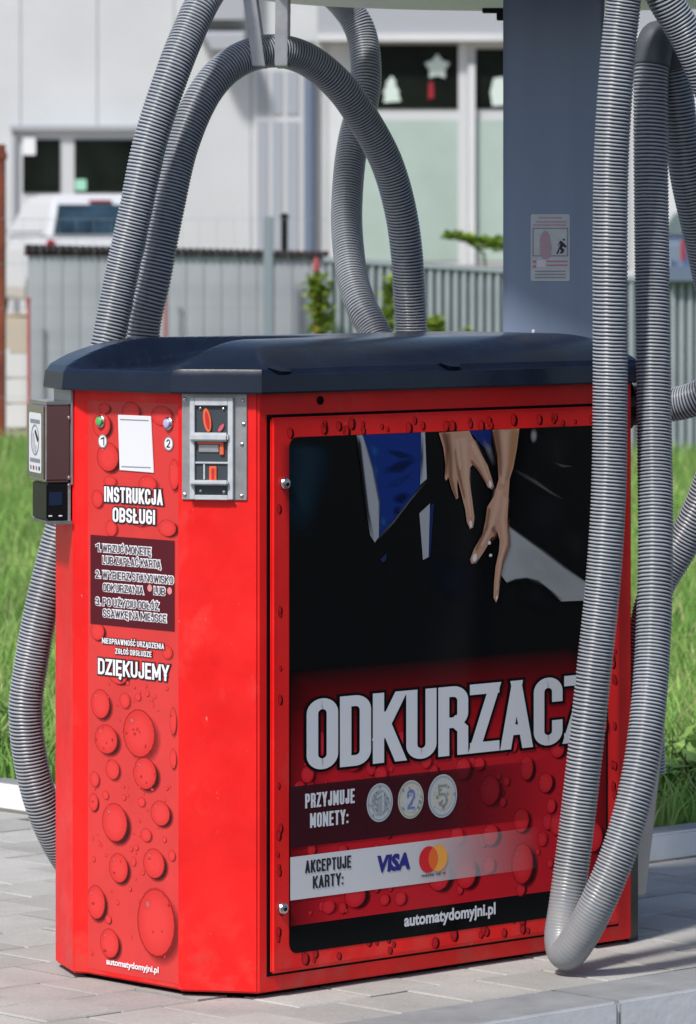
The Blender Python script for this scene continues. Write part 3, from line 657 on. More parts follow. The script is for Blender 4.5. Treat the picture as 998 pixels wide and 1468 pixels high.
m_ = MB(); m_.prism(inset(HULL, .032), -.012, .02); m_.build('plinth', M['plinth'], mac)
# lid: flared rim and a dome with a scooped end
LP = inset(HULL, -.026); LZ0, LZ1 = 1.247, 1.288
def seglen(a_, b_): return math.hypot(b_[0]-a_[0], b_[1]-a_[1])
ring = []
for i in range(len(LP)):
    a_, b_ = LP[i], LP[(i+1) % len(LP)]; k = max(6, int(seglen(a_, b_)/(.004 if i == 7 else .012)))
    ring += [(a_[0]+(b_[0]-a_[0])*j/k, a_[1]+(b_[1]-a_[1])*j/k) for j in range(k)]
EDG = [(LP[i], LP[(i+1) % len(LP)]) for i in range(len(LP))]
def edist(p, e):
    (ax, ay), (bx, by) = e; dx, dy = bx-ax, by-ay; l = math.hypot(dx, dy); return (-(p[0]-ax)*dy+(p[1]-ay)*dx)/l
def sst(x): x = min(1, max(0, x)); return x*x*(3-2*x)
def lidh(p):
    sh = 1.0
    for i, e in enumerate(EDG):
        if i == 7: continue
        d = max(0, edist(p, e)); R_ = .24 if i in (8, 6) else .19
        sh = min(sh, 1-(1-min(1, d/R_))**2.2)
    d = max(0, edist(p, EDG[7])); sc = .04+.96*sst(d/.72)**.9     # scooped end over the instruction panel
    lo = .125+.21*(p[0]+.12); hi = .485-.16*(p[0]+.12)
    k_ = sst((p[1]-lo)/.022)*sst((hi-p[1])/.022)
    return sh*(1-k_)+min(sh, sc)*k_
NR = 70; m_ = MB(); vs_ = []; n = len(ring)
IN = inset(LP, .006)
def spine(p): return (min(max(p[0], .30), .86), .32)
def shr(p, d):
    c = spine(p); l = math.hypot(c[0]-p[0], c[1]-p[1]); k_ = d/l; return (p[0]+(c[0]-p[0])*k_, p[1]+(c[1]-p[1])*k_)
for p in ring: q = shr(p, .010); vs_.append((q[0], q[1], LZ0+.006))
for p in ring: q = shr(p, .002); vs_.append((q[0], q[1], LZ0))
for p in ring: vs_.append((p[0], p[1], LZ0+.004))
for p in ring: q = shr(p, .004); vs_.append((q[0], q[1], LZ1-.004))
for p in ring: q = shr(p, .009); vs_.append((q[0], q[1], LZ1+.001))
lay = 5
for r_ in range(1, NR+1):
    t_ = (r_/NR)**1.25
    for p in ring:
        s0 = shr(p, .012); c = spine(p); q = (s0[0]+(c[0]-s0[0])*t_*.999, s0[1]+(c[1]-s0[1])*t_*.999)
        vs_.append((q[0], q[1], LZ1+.001+.066*lidh(q)))
    lay += 1
fs_ = [(i*n+k, i*n+(k+1) % n, (i+1)*n+(k+1) % n, (i+1)*n+k) for i in range(lay-1) for k in range(n)]
fs_.append(tuple(range(n-1, -1, -1)))
m_.add(vs_, fs_); lid = m_.build('lid', M['lid'], mac, smooth=True, recalc=False)
me = lid.data; bm = bmesh.new(); bm.from_mesh(me)
bmesh.ops.remove_doubles(bm, verts=bm.verts, dist=1e-5); bmesh.ops.recalc_face_normals(bm, faces=bm.faces)
for e in bm.edges:
    if len(e.link_faces) == 2 and e.calc_face_angle(0) > .42: e.smooth = False
bm.to_mesh(me); bm.free()

# faces as 2-D frames: origin, direction left->right, outward normal
class Face:
    def __init__(s, o, a, n): s.o = Vector((*o, 0)); s.a = Vector((*a, 0)).normalized(); s.n = Vector((*n, 0)).normalized()
    def p(s, a_, z, off=0): q = s.o+s.a*a_+s.n*off; return Vector((q.x, q.y, z))
    def hit(s, px, py):
        o_ = ORG+EX*s.o.x+EY*s.o.y; d = EX*s.a.x+EY*s.a.y; k_ = (px-CX)/F; t_ = (k_*o_.y-o_.x)/(d.x-k_*d.y); Y = o_.y+t_*d.y
        return (t_, CH-(py-HY)/F*Y)
DOFF = .012
fD = Face((0, -DOFF), (1, 0), (0, -1)); fC = Face((-.10, .14), (.10, -.14), (-.14, -.10)); fB = Face((-.088, .443), (0, -1), (-1, 0)); fA = Face((-.036, .612), (-.069, -.142), (-.142, .069))
def fpoly(face, pts, off, mt, parent, name, cols=None, isz=False):
    m_ = MB(); q = [face.hit(*p) for p in pts] if not isz else pts; v = [face.p(a_, z, off) for a_, z in q]
    tri = tessellate_polygon([[Vector((a_, z, 0)) for a_, z in q]]); m_.add(v, [tuple(t) for t in tri], cols); return m_.build(name, mt, parent)
def azrect(face, x0, y0, x1, y1):
    """left x, top y at the left side, right x, bottom y at the left side -> a0,a1,z0,z1"""
    a0, z1 = face.hit(x0, y0); z0 = face.hit(x0, y1)[1]; a1 = face.hit(x1, y0)[0]; return a0, a1, z0, z1
def rr2(a0, a1, z0, z1, r, k=5):
    pts = []
    for cx, cy, s0 in ((a1-r, z1-r, 90), (a0+r, z1-r, 180), (a0+r, z0+r, 270), (a1-r, z0+r, 0)):
        arc = [(cx+r*math.cos(math.radians(s0-90+90*j/k)), cy+r*math.sin(math.radians(s0-90+90*j/k))) for j in range(k+1)]
        pts += arc
    return pts
def fbox(mb, face, a0, a1, z0, z1, o0, o1): mb.obox(face.p(a0, z0, o0), face.a*(a1-a0), Vector((0, 0, z1-z0)), face.n*(o1-o0))
def fboxpx(face, x0, y0, x1, y1, o0, o1, mt, parent, name, bevel=.0012):
    m_ = MB(); a0, a1, z0, z1 = azrect(face, x0, y0, x1, y1); fbox(m_, face, a0, a1, z0, z1, o0, o1); return m_.build(name, mt, parent, bevel=bevel)
def fdisc(face, px, py, rpx, o0, o1, mt, parent, name, seg=20, dome=0):
    a_, z = face.hit(px, py); m_ = MB(); rr = rpx/F*9.8
    prof = [(rr, 0), (rr, (o1-o0)*.7), (rr*.85, o1-o0)]
    if dome: prof += [(rr*.5, o1-o0+dome*.8), (rr*.1, o1-o0+dome)]
    m_.lathe(face.p(a_, z, o0), face.n, prof, seg); return m_.build(name, mt, parent, smooth=False)

# text on a face: outline curve, squeezed into its box, then emboldened
def textmesh(txt, bw, bh, bold):
    cu = bpy.data.curves.new('t', 'FONT'); cu.body = txt; cu.resolution_u = 3; to = bpy.data.objects.new('t', cu); COL.objects.link(to)
    dg = bpy.context.evaluated_depsgraph_get(); dg.update()
    c2 = to.evaluated_get(dg).to_curve(dg).copy(); bpy.data.objects.remove(to)
    P2 = [(sp, bp) for sp in c2.splines for bp in sp.bezier_points]
    xs = [bp.co.x for _, bp in P2]; ys = [bp.co.y for _, bp in P2]
    x0, x1 = min(xs), max(xs); y0, y1 = min(ys), max(ys)
    sx = (bw-2*bold)/(x1-x0); sy = (bh-2*bold)/(y1-y0)
    K = 20.0
    for sp, bp in P2:
        bp.handle_left_type = bp.handle_right_type = 'FREE'
    for sp, bp in P2:
        co, hl, hr = bp.co.copy(), bp.handle_left.copy(), bp.handle_right.copy()
        f = lambda c: Vector((((c.x-x0)*sx+bold)*K, ((c.y-y0)*sy+bold)*K, 0))
        bp.co, bp.handle_left, bp.handle_right = f(co), f(hl), f(hr)
    c2.dimensions = '2D'; c2.fill_mode = 'FRONT'; c2.offset = bold*K; c2.extrude = 0; c2.bevel_depth = 0; c2.resolution_u = 3
    to = bpy.data.objects.new('t', c2); COL.objects.link(to); dg = bpy.context.evaluated_depsgraph_get(); dg.update()
    me = to.evaluated_get(dg).to_mesh(); vs = [(v.co.x/K, v.co.y/K) for v in me.vertices]; fs = [tuple(p.vertices) for p in me.polygons]
    bpy.data.objects.remove(to); return vs, fs
def ftext(face, txt, x0, y0, x1, y1, off, mt, parent, bold=.001, outline=0, omat=None, ooff=None, shear=0):
    a0, a1, z0, z1 = azrect(face, x0, y0, x1, y1)
    def put(bd, o_, m__, nm, g):
        vs, fs = textmesh(txt, a1-a0+2*g, z1-z0+2*g, bd); m_ = MB(); m_.add([face.p(a0-g+x+shear*y, z0-g+y, o_) for x, y in vs], fs); return m_.build(nm, m__, parent)
    if outline: put(bold+outline, ooff if ooff else off-.0004, omat, 'lettering_outline', outline)
    o = put(bold, off, mt, 'lettering', 0); return o


# condensed block lettering built from strokes (centre lines + thickness), fitted into a box
def arc(cx, cy, r, a0, a1, k=6): return [(cx+r*math.cos(math.radians(a0+(a1-a0)*i/k)), cy+r*math.sin(math.radians(a0+(a1-a0)*i/k))) for i in range(k+1)]
GW = {'N': 1.2, 'I': 0, 'M': 1.35, 'W': 1.55, '.': 0, ':': 0, ' ': .35, '1': .35, 'J': .8, 'E': .85, 'L': .8, 'Ł': .8, 'T': .95, 'A': 1.1, 'Ą': 1.1, 'Y': 1.1, 'K': 1.05, 'Ę': .85, 'V': 1.1}
def glyph(ch, w, h, t):
    """list of (points, cap, clip)"""
    r = min(w*.5, h*.30); base = {'Ć': 'C', 'Ś': 'S', 'Ó': 'O', 'Ż': 'Z', 'Ę': 'E', 'Ą': 'A', 'Ł': 'L'}.get(ch, ch); G = []; c = t/2
    st = lambda p, cap=c, clip=True: G.append((p, cap, clip))
    if base == 'O': p = arc(w-r, h-r, r, 0, 90)+arc(r, h-r, r, 90, 180)+arc(r, r, r, 180, 270)+arc(w-r, r, r, 270, 360); st(p+[p[0], p[1]], 0)
    elif base == 'C': st([(w, h*.66)]+arc(w-r, h-r, r, 0, 90)+arc(r, h-r, r, 90, 180)+arc(r, r, r, 180, 270)+arc(w-r, r, r, 270, 360)+[(w, h*.34)], 0)
    elif base == 'G': st([(w, h*.68)]+arc(w-r, h-r, r, 0, 90)+arc(r, h-r, r, 90, 180)+arc(r, r, r, 180, 270)+arc(w-r, r, r, 270, 360)+[(w, h*.5)], 0); st([(w*.55, h*.5-c*.2), (w, h*.5-c*.2)])
    elif base == 'D': st([(0, 0), (0, h)]); st([(0, h)]+arc(w-r, h-r, r, 90, 0)+arc(w-r, r, r, 0, -90)+[(0, 0)], 0)
    elif base == 'U': st([(0, h)]+arc(r, r, r, 180, 270)+arc(w-r, r, r, 270, 360)+[(w, h)])
    elif base == 'J': st([(w, h)]+arc(w-r, r, r, 0, -90)+arc(r, r, r, 270, 180)+[(0, h*.3)], c)
    elif base == 'S':
        q = min(r, h*.24); st([(w, h*.70)]+arc(w-q, h-q, q, 0, 90)+arc(q, h-q, q, 90, 180)+arc(q, h*.5+q, q, 180, 235, 3)+arc(w-q, h*.5-q, q, 55, 0, 3)+arc(w-q, q, q, 0, -90)+arc(q, q, q, 270, 180)+[(0, h*.30)], 0)
    elif base in 'PRB':
        q = min(w*.5, h*.24); m = h*.47; st([(0, 0), (0, h)]); st([(0, h)]+arc(w-q, h-q, q, 90, 0)+arc(w-q, m+q, q, 0, -90)+[(0, m)], 0)
        if base == 'R': st([(w*.62, m), (w, m-h*.12), (w, 0)])
        if base == 'B': st([(0, m)]+arc(w-q, m-q, q, 90, 0)+arc(w-q, q, q, 0, -90)+[(0, 0)], 0)
    elif base == 'A': e = .06*h; st([(0, 0), (w/2, h)], t); st([(w, 0), (w/2, h)], t); st([(w*.2, h*.24), (w*.8, h*.24)], 0)
    elif base == 'V': st([(0, h), (w/2, 0)], t); st([(w, h), (w/2, 0)], t)
    elif base == 'K': st([(0, 0), (0, h)]); st([(w, h), (c*.4, h*.40)], t*.8); st([(w*.32, h*.58), (w, 0)], t)
    elif base == 'E': st([(0, 0), (0, h)]); st([(0, h), (w, h)]); st([(0, h*.5), (w*.85, h*.5)]); st([(0, 0), (w, 0)])
    elif base == 'L': st([(0, 0), (0, h)]); st([(0, 0), (w, 0)])
    elif base == 'T': st([(w/2, 0), (w/2, h)]); st([(0, h), (w, h)])
    elif base == 'I': st([(0, 0), (0, h)])
    elif base == 'N': st([(0, 0), (0, h)]); st([(w, 0), (w, h)]); st([(0, h), (w, 0)], t)
    elif base == 'M': st([(0, 0), (0, h)]); st([(w, 0), (w, h)]); st([(0, h), (w/2, h*.2)], c); st([(w, h), (w/2, h*.2)], c)
    elif base == 'W': st([(0, h), (w*.27, 0)], t); st([(w*.27, 0), (w*.5, h)], t); st([(w*.5, h), (w*.73, 0)], t); st([(w*.73, 0), (w, h)], t)
    elif base == 'Y': st([(0, h), (w/2, h*.42)], t); st([(w, h), (w/2, h*.42)], t); st([(w/2, h*.45), (w/2, 0)])
    elif base == 'Z': st([(0, h), (w, h)]); st([(0, 0), (w, 0)]); st([(0, 0), (w, h)], t)
    elif base == '1': st([(w, 0), (w, h)]); st([(w, h), (0, h*.78)], c*.5)
    elif base == '2': st([(0, h*.7)]+arc(r, h-r, r, 180, 90)+arc(w-r, h-r, r, 90, 0)+[(w, h*.6), (0, 0)], 0); st([(0, 0), (w, 0)])
    elif base == '3': q = min(w*.5, h*.24); st([(0, h*.75)]+arc(q, h-q, q, 180, 90)+arc(w-q, h-q, q, 90, -90)+[(w*.4, h*.52)]+arc(w-q, q, q, 90, -90)+arc(q, q, q, 270, 180)+[(0, h*.28)], 0)
    elif base == '5': q = min(w*.5, h*.28); st([(w, h), (0, h)]); st([(0, h), (0, h*.55)]); st([(0, h*.58)]+arc(w-q, h*.58-q, q, 90, 0)+arc(w-q, q, q, 0, -90)+arc(q, q, q, 270, 180), 0)
    elif base == '.': st([(0, 0), (0, .001)])
    elif base == ':': st([(0, h*.06), (0, h*.061)]); st([(0, h*.60), (0, h*.601)])
    if ch in 'ĆŚÓ': G.append(([(w*.45, h+t*1.05), (w*.8, h+t*1.9)], 0, False))
    if ch == 'Ż': G.append(([(w*.5, h+t*1.1), (w*.5, h+t*1.9)], 0, False))
    if ch in 'ĘĄ': G.append(([(w*.9, -c), (w*.72, -t*1.2), (w*1.05, -t*1.5)], 0, False))
    if ch == 'Ł': G.append(([(-c*1.1, h*.34), (w*.72, h*.64)], 0, True))
    return G
def clipy(poly, y, up):
    out = []
    for i in range(len(poly)):
        a_, b_ = poly[i-1], poly[i]; ia = (a_[1] <= y) if up else (a_[1] >= y); ib = (b_[1] <= y) if up else (b_[1] >= y)
        if ia != ib: f = (y-a_[1])/(b_[1]-a_[1]); out.append((a_[0]+(b_[0]-a_[0])*f, y))
        if ib: out.append(b_)
    return out
def sign(face, txt, x0, y0, x1, y1, off, mt, parent, t, ratio=1.0, gap=.5, outline=0, omat=None, ooff=None):
    """t: thickness of horizontal strokes (m); ratio: stem / horizontal thickness"""
    a0, a1, z0, z1 = azrect(face, x0, y0, x1, y1); h = z1-z0-t; bw = (a1-a0)/ratio; g_ = gap*t
    n = sum(1 for c in txt if c != ' '); sw = sum(GW.get(c, 1) for c in txt); wu = (bw-n*t-(len(txt)-1)*g_)/sw
    def put(g, o_, m__, nm):
        m_ = MB(); x = 0.0
        for ch in txt:
            w_ = GW.get(ch, 1)*wu; k_ = 0
            for pts, cap, clip in glyph(ch, w_, h, t):
                pts = [Vector(p) for p in pts]; closed = len(pts) > 3 and (pts[0]-pts[-2]).length < 1e-9
                d0 = (pts[0]-pts[1]).normalized(); d1 = (pts[-1]-pts[-2]).normalized()
                if not closed: pts[0] = pts[0]+d0*(cap+g); pts[-1] = pts[-1]+d1*(cap+g)
                L, R = [], []; m = len(pts)
                for i in range(m):
                    e1 = (pts[i]-pts[i-1]).normalized() if i else ((pts[0]-pts[-3]).normalized() if closed else (pts[1]-pts[0]).normalized())
                    e2 = (pts[i+1]-pts[i]).normalized() if i < m-1 else e1
                    if e1.length < .5: e1 = e2
                    if e2.length < .5: e2 = e1
                    n1 = Vector((-e1.y, e1.x)); n2 = Vector((-e2.y, e2.x)); nn = (n1+n2)/max(.5, 1+n1.dot(n2)); hw = t/2+g
                    L.append(pts[i]+nn*hw); R.append(pts[i]-nn*hw)
                for i in range(m-1-(1 if closed else 0)):
                    q = [tuple(R[i]), tuple(R[i+1]), tuple(L[i+1]), tuple(L[i])]
                    if clip: q = clipy(clipy(q, h+t/2+g, True), -t/2-g, False)
                    if len(q) < 3: continue
                    m_.add([face.p(a0+(x+t/2+p[0])*ratio, z0+t/2+p[1], o_+k_*.00002) for p in q], [tuple(range(len(q)))])
                k_ += 1
            x += w_+g_+(t if ch != ' ' else 0)
        return m_.build(nm, m__, parent, recalc=False)
    if outline: put(outline, ooff, omat, 'lettering_outline')
    return put(0, off, mt, 'lettering')

# soft printed shapes with per-vertex ink
def soft_ellipse(mb, face, a_, z, ra, rz, off, cin, cout, seg=20, rot=0, inner=.0):
    vs = [face.p(a_, z, off)]; cs = [cin]; R = [(.55, .35), (1, 1)] if not inner else [(inner, 0), (1, 1)]
    for rr, t_ in R:
        for k in range(seg):
            w_ = 2*PI*k/seg; x, y = ra*rr*math.cos(w_), rz*rr*math.sin(w_); x, y = x*math.cos(rot)-y*math.sin(rot), x*math.sin(rot)+y*math.cos(rot)
            vs.append(face.p(a_+x, z+y, off)); cs.append(tuple(cin[i]*(1-t_)+cout[i]*t_ for i in range(4)))
    fs = [(0, 1+k, 1+(k+1) % seg) for k in range(seg)]+[(1+k, 1+seg+k, 1+seg+(k+1) % seg, 1+(k+1) % seg) for k in range(seg)]
    mb.add(vs, fs, cs)
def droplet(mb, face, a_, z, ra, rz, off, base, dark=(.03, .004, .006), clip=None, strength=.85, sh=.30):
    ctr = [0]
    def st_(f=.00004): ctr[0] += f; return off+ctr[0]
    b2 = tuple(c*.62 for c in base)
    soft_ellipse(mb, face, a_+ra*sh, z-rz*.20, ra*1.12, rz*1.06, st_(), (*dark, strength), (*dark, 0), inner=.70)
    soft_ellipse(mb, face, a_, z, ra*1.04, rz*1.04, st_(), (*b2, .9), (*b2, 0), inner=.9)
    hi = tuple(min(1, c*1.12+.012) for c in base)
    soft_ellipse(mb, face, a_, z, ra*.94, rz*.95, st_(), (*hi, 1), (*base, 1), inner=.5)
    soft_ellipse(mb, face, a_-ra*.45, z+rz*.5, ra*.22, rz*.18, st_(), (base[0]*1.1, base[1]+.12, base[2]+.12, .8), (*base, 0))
def ribbon(mb, face, pts, wd, off, cc, ce, soft=True):
    """printed stroke: px points, widths, colour in the middle and at the rim"""
    q = [Vector(face.hit(*p)) for p in pts]; n = len(q); vs = []; cs = []
    FX = (-1, -.8, -.6, -.4, -.2, 0, .2, .4, .6, .8, 1); m = len(FX)
    for i in range(n):
        t_ = (q[min(i+1, n-1)]-q[max(i-1, 0)]).normalized(); s = Vector((-t_.y, t_.x)); w_ = (wd[i] if isinstance(wd, list) else wd)/F*9.9/2*1.35
        end = .0 if (soft and i in (0, n-1)) else 1.0
        for f in FX:
            r = q[i]+s*w_*f; vs.append(face.p(r.x, r.y, off)); cs.append((*cc[:3], cc[3]*end*math.cos(f*PI/2)**1.3 if abs(f) < 1 else 0.0))
    mb.add(vs, [(i*m+j, i*m+j+1, (i+1)*m+j+1, (i+1)*m+j) for i in range(n-1) for j in range(m-1)], cs)

# ---- side door with the poster
door = MB(); a0, z1 = fD.hit(391, 599); a1 = fD.hit(889, 575)[0]; z0 = fD.hit(397, 1396)[1]
DA0, DA1, DZ0, DZ1 = a0, a1, z0, z1
f0 = Face((0, 0), (1, 0), (0, -1))
m_ = MB(); fbox(m_, f0, DA0-.006, DA1+.006, DZ0-.006, DZ1+.006, 0, .0012); m_.build('door_gap_shade', M['plinth'], mac)  # dark sheet stands in for the shade in the gap round the door
fbox(door, f0, DA0, DA1, DZ0, DZ1, .0005, DOFF); door = door.build('door', M['red'], mac, bevel=.004, seg=3)
# printed sheet: border of red with dark drops, black rounded picture field
ws_ = MB(); base_red = (.42, .006, .012)
sheet = fpoly(fD, rr2(DA0+.010, DA1-.010, DZ0+.008, DZ1-.008, .006), .0006, M['red'], mac, 'poster', isz=True)
bd = MB(); rd = random.Random(21)
def border_drop(px, py, rx, ry):
    a_, z = fD.hit(px, py); k_ = F/9.9
    droplet(bd, fD, a_, z, rx/k_/.73, ry/k_, .0008, (.40, .005, .008), strength=.9)
for i in range(36):
    a_ = rd.uniform(DA0+.02, DA1-.02); z = rd.uniform(DZ1-.034, DZ1-.016); s = rd.uniform(.004, .011); droplet(bd, fD, a_, z, s*.8, s*1.3, .0008, (.55, .006, .008), dark=(.01, .001, .001), strength=1, sh=.75)
for i in range(26):
    a_ = rd.uniform(DA0+.02, DA1-.02); z = rd.uniform(DZ0+.014, DZ0+.04); s = rd.uniform(.004, .011); droplet(bd, fD, a_, z, s*.9, s*1.3, .0008, (.42, .006, .012), dark=(.01, .001, .001), strength=1, sh=.6)
for i in range(34):
    a_ = rd.choice([DA0+rd.uniform(.014, .022), DA1-rd.uniform(.014, .026)]); z = rd.uniform(DZ0+.05, DZ1-.05); s = rd.uniform(.004, .009); droplet(bd, fD, a_, z, s*.7, s*1.4, .0008, (.5, .006, .010), dark=(.01, .001, .001), strength=1, sh=.7)
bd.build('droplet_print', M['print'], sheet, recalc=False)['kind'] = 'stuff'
BA0, BZ1 = fD.hit(414, 627); BA1 = fD.hit(871, 600)[0]; BZ0 = fD.hit(414, 1368)[1]
blk = fpoly(fD, rr2(BA0, BA1, BZ0, BZ1, .022), .0013, M['print'], sheet, 'picture_field', cols=(.0025, .003, .004, 1), isz=True)
# lower red field fading out of the black
bandZ1 = fD.hit(414, 1328)[1]
m_ = MB(); zf = [fD.hit(440, y)[1] for y in (960, 1015, 1060, 1110)]+[bandZ1]; cc = [(.0025, .003, .004, 1), (.16, .003, .006, 1), (.36, .006, .012, 1), (.50, .012, .022, 1), (.50, .012, .022, 1)]
vs_ = []; cs_ = []
for z, c in zip(zf, cc):
    for j in range(9):
        a_ = BA0+.004+(BA1-BA0-.010)*j/8; vs_.append(fD.p(a_, z, .0017)); cs_.append(c if 0 < j < 8 else tuple(x*.3 for x in c[:3])+(1,))
m_.add(vs_, [(i*9+j, i*9+j+1, (i+1)*9+j+1, (i+1)*9+j) for i in range(4) for j in range(8)], cs_); m_.build('red_print', M['print'], sheet, recalc=False)
dp = MB(); kx = F/10.05
for px, py, rx, ry, s in [(701, 1133, 15, 22, .5), (754, 1101, 10, 18, .9), (781, 1122, 11, 15, .95), (798, 1072, 11, 15, .9), (789, 1155, 7, 11, .8), (746, 1176, 12, 18, .6), (702, 1197, 12, 16, .7), (667, 1252, 15, 22, .95), (628, 1255, 16, 22, .95), (797, 1182, 10, 16, .8), (654, 1199, 10, 15, .3), (686, 1095, 8, 10, .5), (508, 1284, 15, 17, .9), (663, 1102, 11, 16, .5),
        (580, 1260, 8, 9, .5), (573, 1288, 8, 10, .5), (748, 1238, 16, 30, .95), (470, 1300, 9, 10, .4), (455, 1070, 14, 22, .5), (505, 1090, 13, 16, .5), (575, 1066, 12, 18, .7), (700, 1240, 9, 13, .4), (550, 1290, 7, 8, .4), (840, 1090, 12, 18, .9), (830, 1150, 12, 18, .8), (850, 1200, 14, 22, .7), (825, 1230, 10, 15, .7), (720, 1150, 5, 7, .5), (725, 1120, 5, 7, .4), (860, 1040, 10, 16, .8), (545, 1110, 9, 12, .4), (610, 1090, 8, 12, .4), (735, 1070, 6, 9, .7), (440, 1110, 9, 12, .5)]:
    a_, z = fD.hit(px, py); droplet(dp, fD, a_, z, rx/kx/.72, ry/kx, .0020, (.55, .012, .022), strength=min(1, s*1.15), sh=.42)
for i in range(95):
    a_ = rd.uniform(BA0+.02, BA1-.02); z = rd.uniform(bandZ1+.012, fD.hit(440, 1075)[1]); q_ = rd.random()**2.5; droplet(dp, fD, a_, z, .004+.014*q_, .004+.016*q_, .0019-.000001*i, (.50, .010, .020), strength=rd.uniform(.4, .95), sh=.42)
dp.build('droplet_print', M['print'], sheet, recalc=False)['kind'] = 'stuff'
# maroon strip and pale strip, fading to the right
def strip(x0, yt, yb, x1, c, al, name, off):
    a0, z1 = fD.hit(x0, yt); z0 = fD.hit(x0, yb)[1]; a1 = fD.hit(x1, yt)[0]; m_ = MB(); vs_ = []; cs_ = []
    for j, al_ in enumerate(al):
        a_ = a0+(a1-a0)*j/(len(al)-1); vs_ += [fD.p(a_, z0, off), fD.p(a_, z1, off)]; cs_ += [(*c, al_)]*2
    m_.add(vs_, [(2*j, 2*j+2, 2*j+3, 2*j+1) for j in range(len(al)-1)], cs_); return m_.build(name, M['print'], sheet, recalc=False)
strip(415, 1128, 1216, 790, (.045, .008, .014), [.95, .9, .9, .85, .75, .5, .25, 0], 'maroon_strip', .0027)
strip(415, 1229, 1291, 772, (.62, .63, .66), [1, 1, 1, .96, .85, .55, .32, .14, 0], 'pale_strip', .0027)
m_ = MB()
sign(fD, 'ODKURZACZ', 438, 1003, 848, 1105, .0036, M['white_ink'], sheet, .0225, 1.45, .16, outline=.0055, omat=M['inkblack'], ooff=.0029)
sign(fD, 'PRZYJMUJE', 436, 1138, 507, 1159, .0034, M['white_ink'], sheet, .0046, 1.25, .45)
sign(fD, 'MONETY:', 443, 1166, 498, 1187, .0034, M['white_ink'], sheet, .0046, 1.25, .45)
sign(fD, 'AKCEPTUJE', 436, 1234, 502, 1252, .0034, M['ink'], sheet, .0040, 1.25, .45)
sign(fD, 'KARTY:', 447, 1256, 491, 1274, .0034, M['ink'], sheet, .0040, 1.25, .45)
ftext(fD, 'VISA', 538, 1227, 586, 1252, .0034, M['inkblue'], sheet, bold=.0026, shear=.12)
ftext(fD, 'automatydomyjni.pl', 578, 1311, 709, 1334, .0034, M['white_ink'], sheet, bold=.0012)
# card logo: two overlapping discs
def logo_disc(px, py, r, mt, off, name):
    a_, z = fD.hit(px, py); rr = r/F*9.95; return fpoly(fD, [(a_+rr*math.cos(i*PI/16), z+rr*math.sin(i*PI/16)) for i in range(32)], off, mt, sheet, name, isz=True)
logo_disc(613, 1232, 19, mat('logo_red', (.62, .01, .02), .3), .0034, 'card_logo'); logo_disc(626.5, 1230, 19, mat('logo_yellow', (.80, .36, .06), .3), .0035, 'card_logo')
a_, z = fD.hit(613, 1232); a2_, z2 = fD.hit(626.5, 1230); rr = 19/F*9.95; h = (a2_-a_)/2; am = (a_+a2_)/2; zm = (z+z2)/2; ang = math.acos(h/rr)
lens = [(a_+rr*math.cos(ang*(1-2*i/10)), zm+rr*math.sin(ang*(1-2*i/10))) for i in range(11)]+[(a2_-rr*math.cos(ang*(1-2*i/10)), zm-rr*math.sin(ang*(1-2*i/10))) for i in range(1, 10)]
fpoly(fD, lens, .0036, mat('logo_orange', (.74, .13, .02), .3), sheet, 'card_logo', isz=True)
ftext(fD, 'mastercard', 603, 1253, 637, 1257.5, .0034, M['ink'], sheet, bold=.0002)
# coins
cz = mat('coin_print_silver', (.46, .50, .53), .3); cg = mat('coin_print_gold', (.50, .49, .40), .3); cz2 = mat('coin_print_shade', (.30, .34, .38), .3)
for px, py, rx, o_, i_, d in ((543, 1150.5, 18.5, cz, cz2, '1'), (587.5, 1146, 18.5, cg, cz, '2'), (633, 1141, 21, cz, cg, '5')):
    a_, z = fD.hit(px, py); ra = rx/kx/.73; rz = rx*1.47/kx
    cp = fpoly(fD, [(a_+ra*math.cos(i*PI/16), z+rz*math.sin(i*PI/16)) for i in range(32)], .0034, o_, sheet, 'coin_print', isz=True)
    mm_ = MB(); v_ = []
    for i in range(32):
        for f in (.86, .93): v_.append(fD.p(a_+ra*f*math.cos(i*PI/16), z+rz*f*math.sin(i*PI/16), .0036))
    mm_.add(v_, [(2*i, 2*i+1, (2*i+3) % 64, (2*i+2) % 64) for i in range(32)]); mm_.build('coin_print', cz2, sheet)
    fpoly(fD, [(a_+ra*.66*math.cos(i*PI/16), z+rz*.66*math.sin(i*PI/16)) for i in range(32)], .0037, i_, sheet, 'coin_print', isz=True)
    mk = MB()
    for i in range(26):
        w0 = rd.uniform(0, 2*PI); f = rd.uniform(.2, .82); dx, dz = ra*f*math.cos(w0), rz*f*math.sin(w0); soft_ellipse(mk, fD, a_+dx, z+dz, ra*rd.uniform(.06, .22), rz*rd.uniform(.04, .12), .00385+i*.00001, (*((.16, .19, .22) if rd.random() < .55 else (.72, .74, .74)), .7), (.4, .42, .44, 0), 10, rot=rd.uniform(0, 3))
    mk.build('coin_relief_print', M['print'], sheet, recalc=False)['kind'] = 'stuff'
    sign(fD, d, px-rx*.3, py-rx*.75, px+rx*.3, py+rx*.75, .0041, {'1': cz, '2': mat('coin_digit', (.16, .17, .40), .3), '5': M['inkgrey']}[d], sheet, .0042, 1.2, .4)
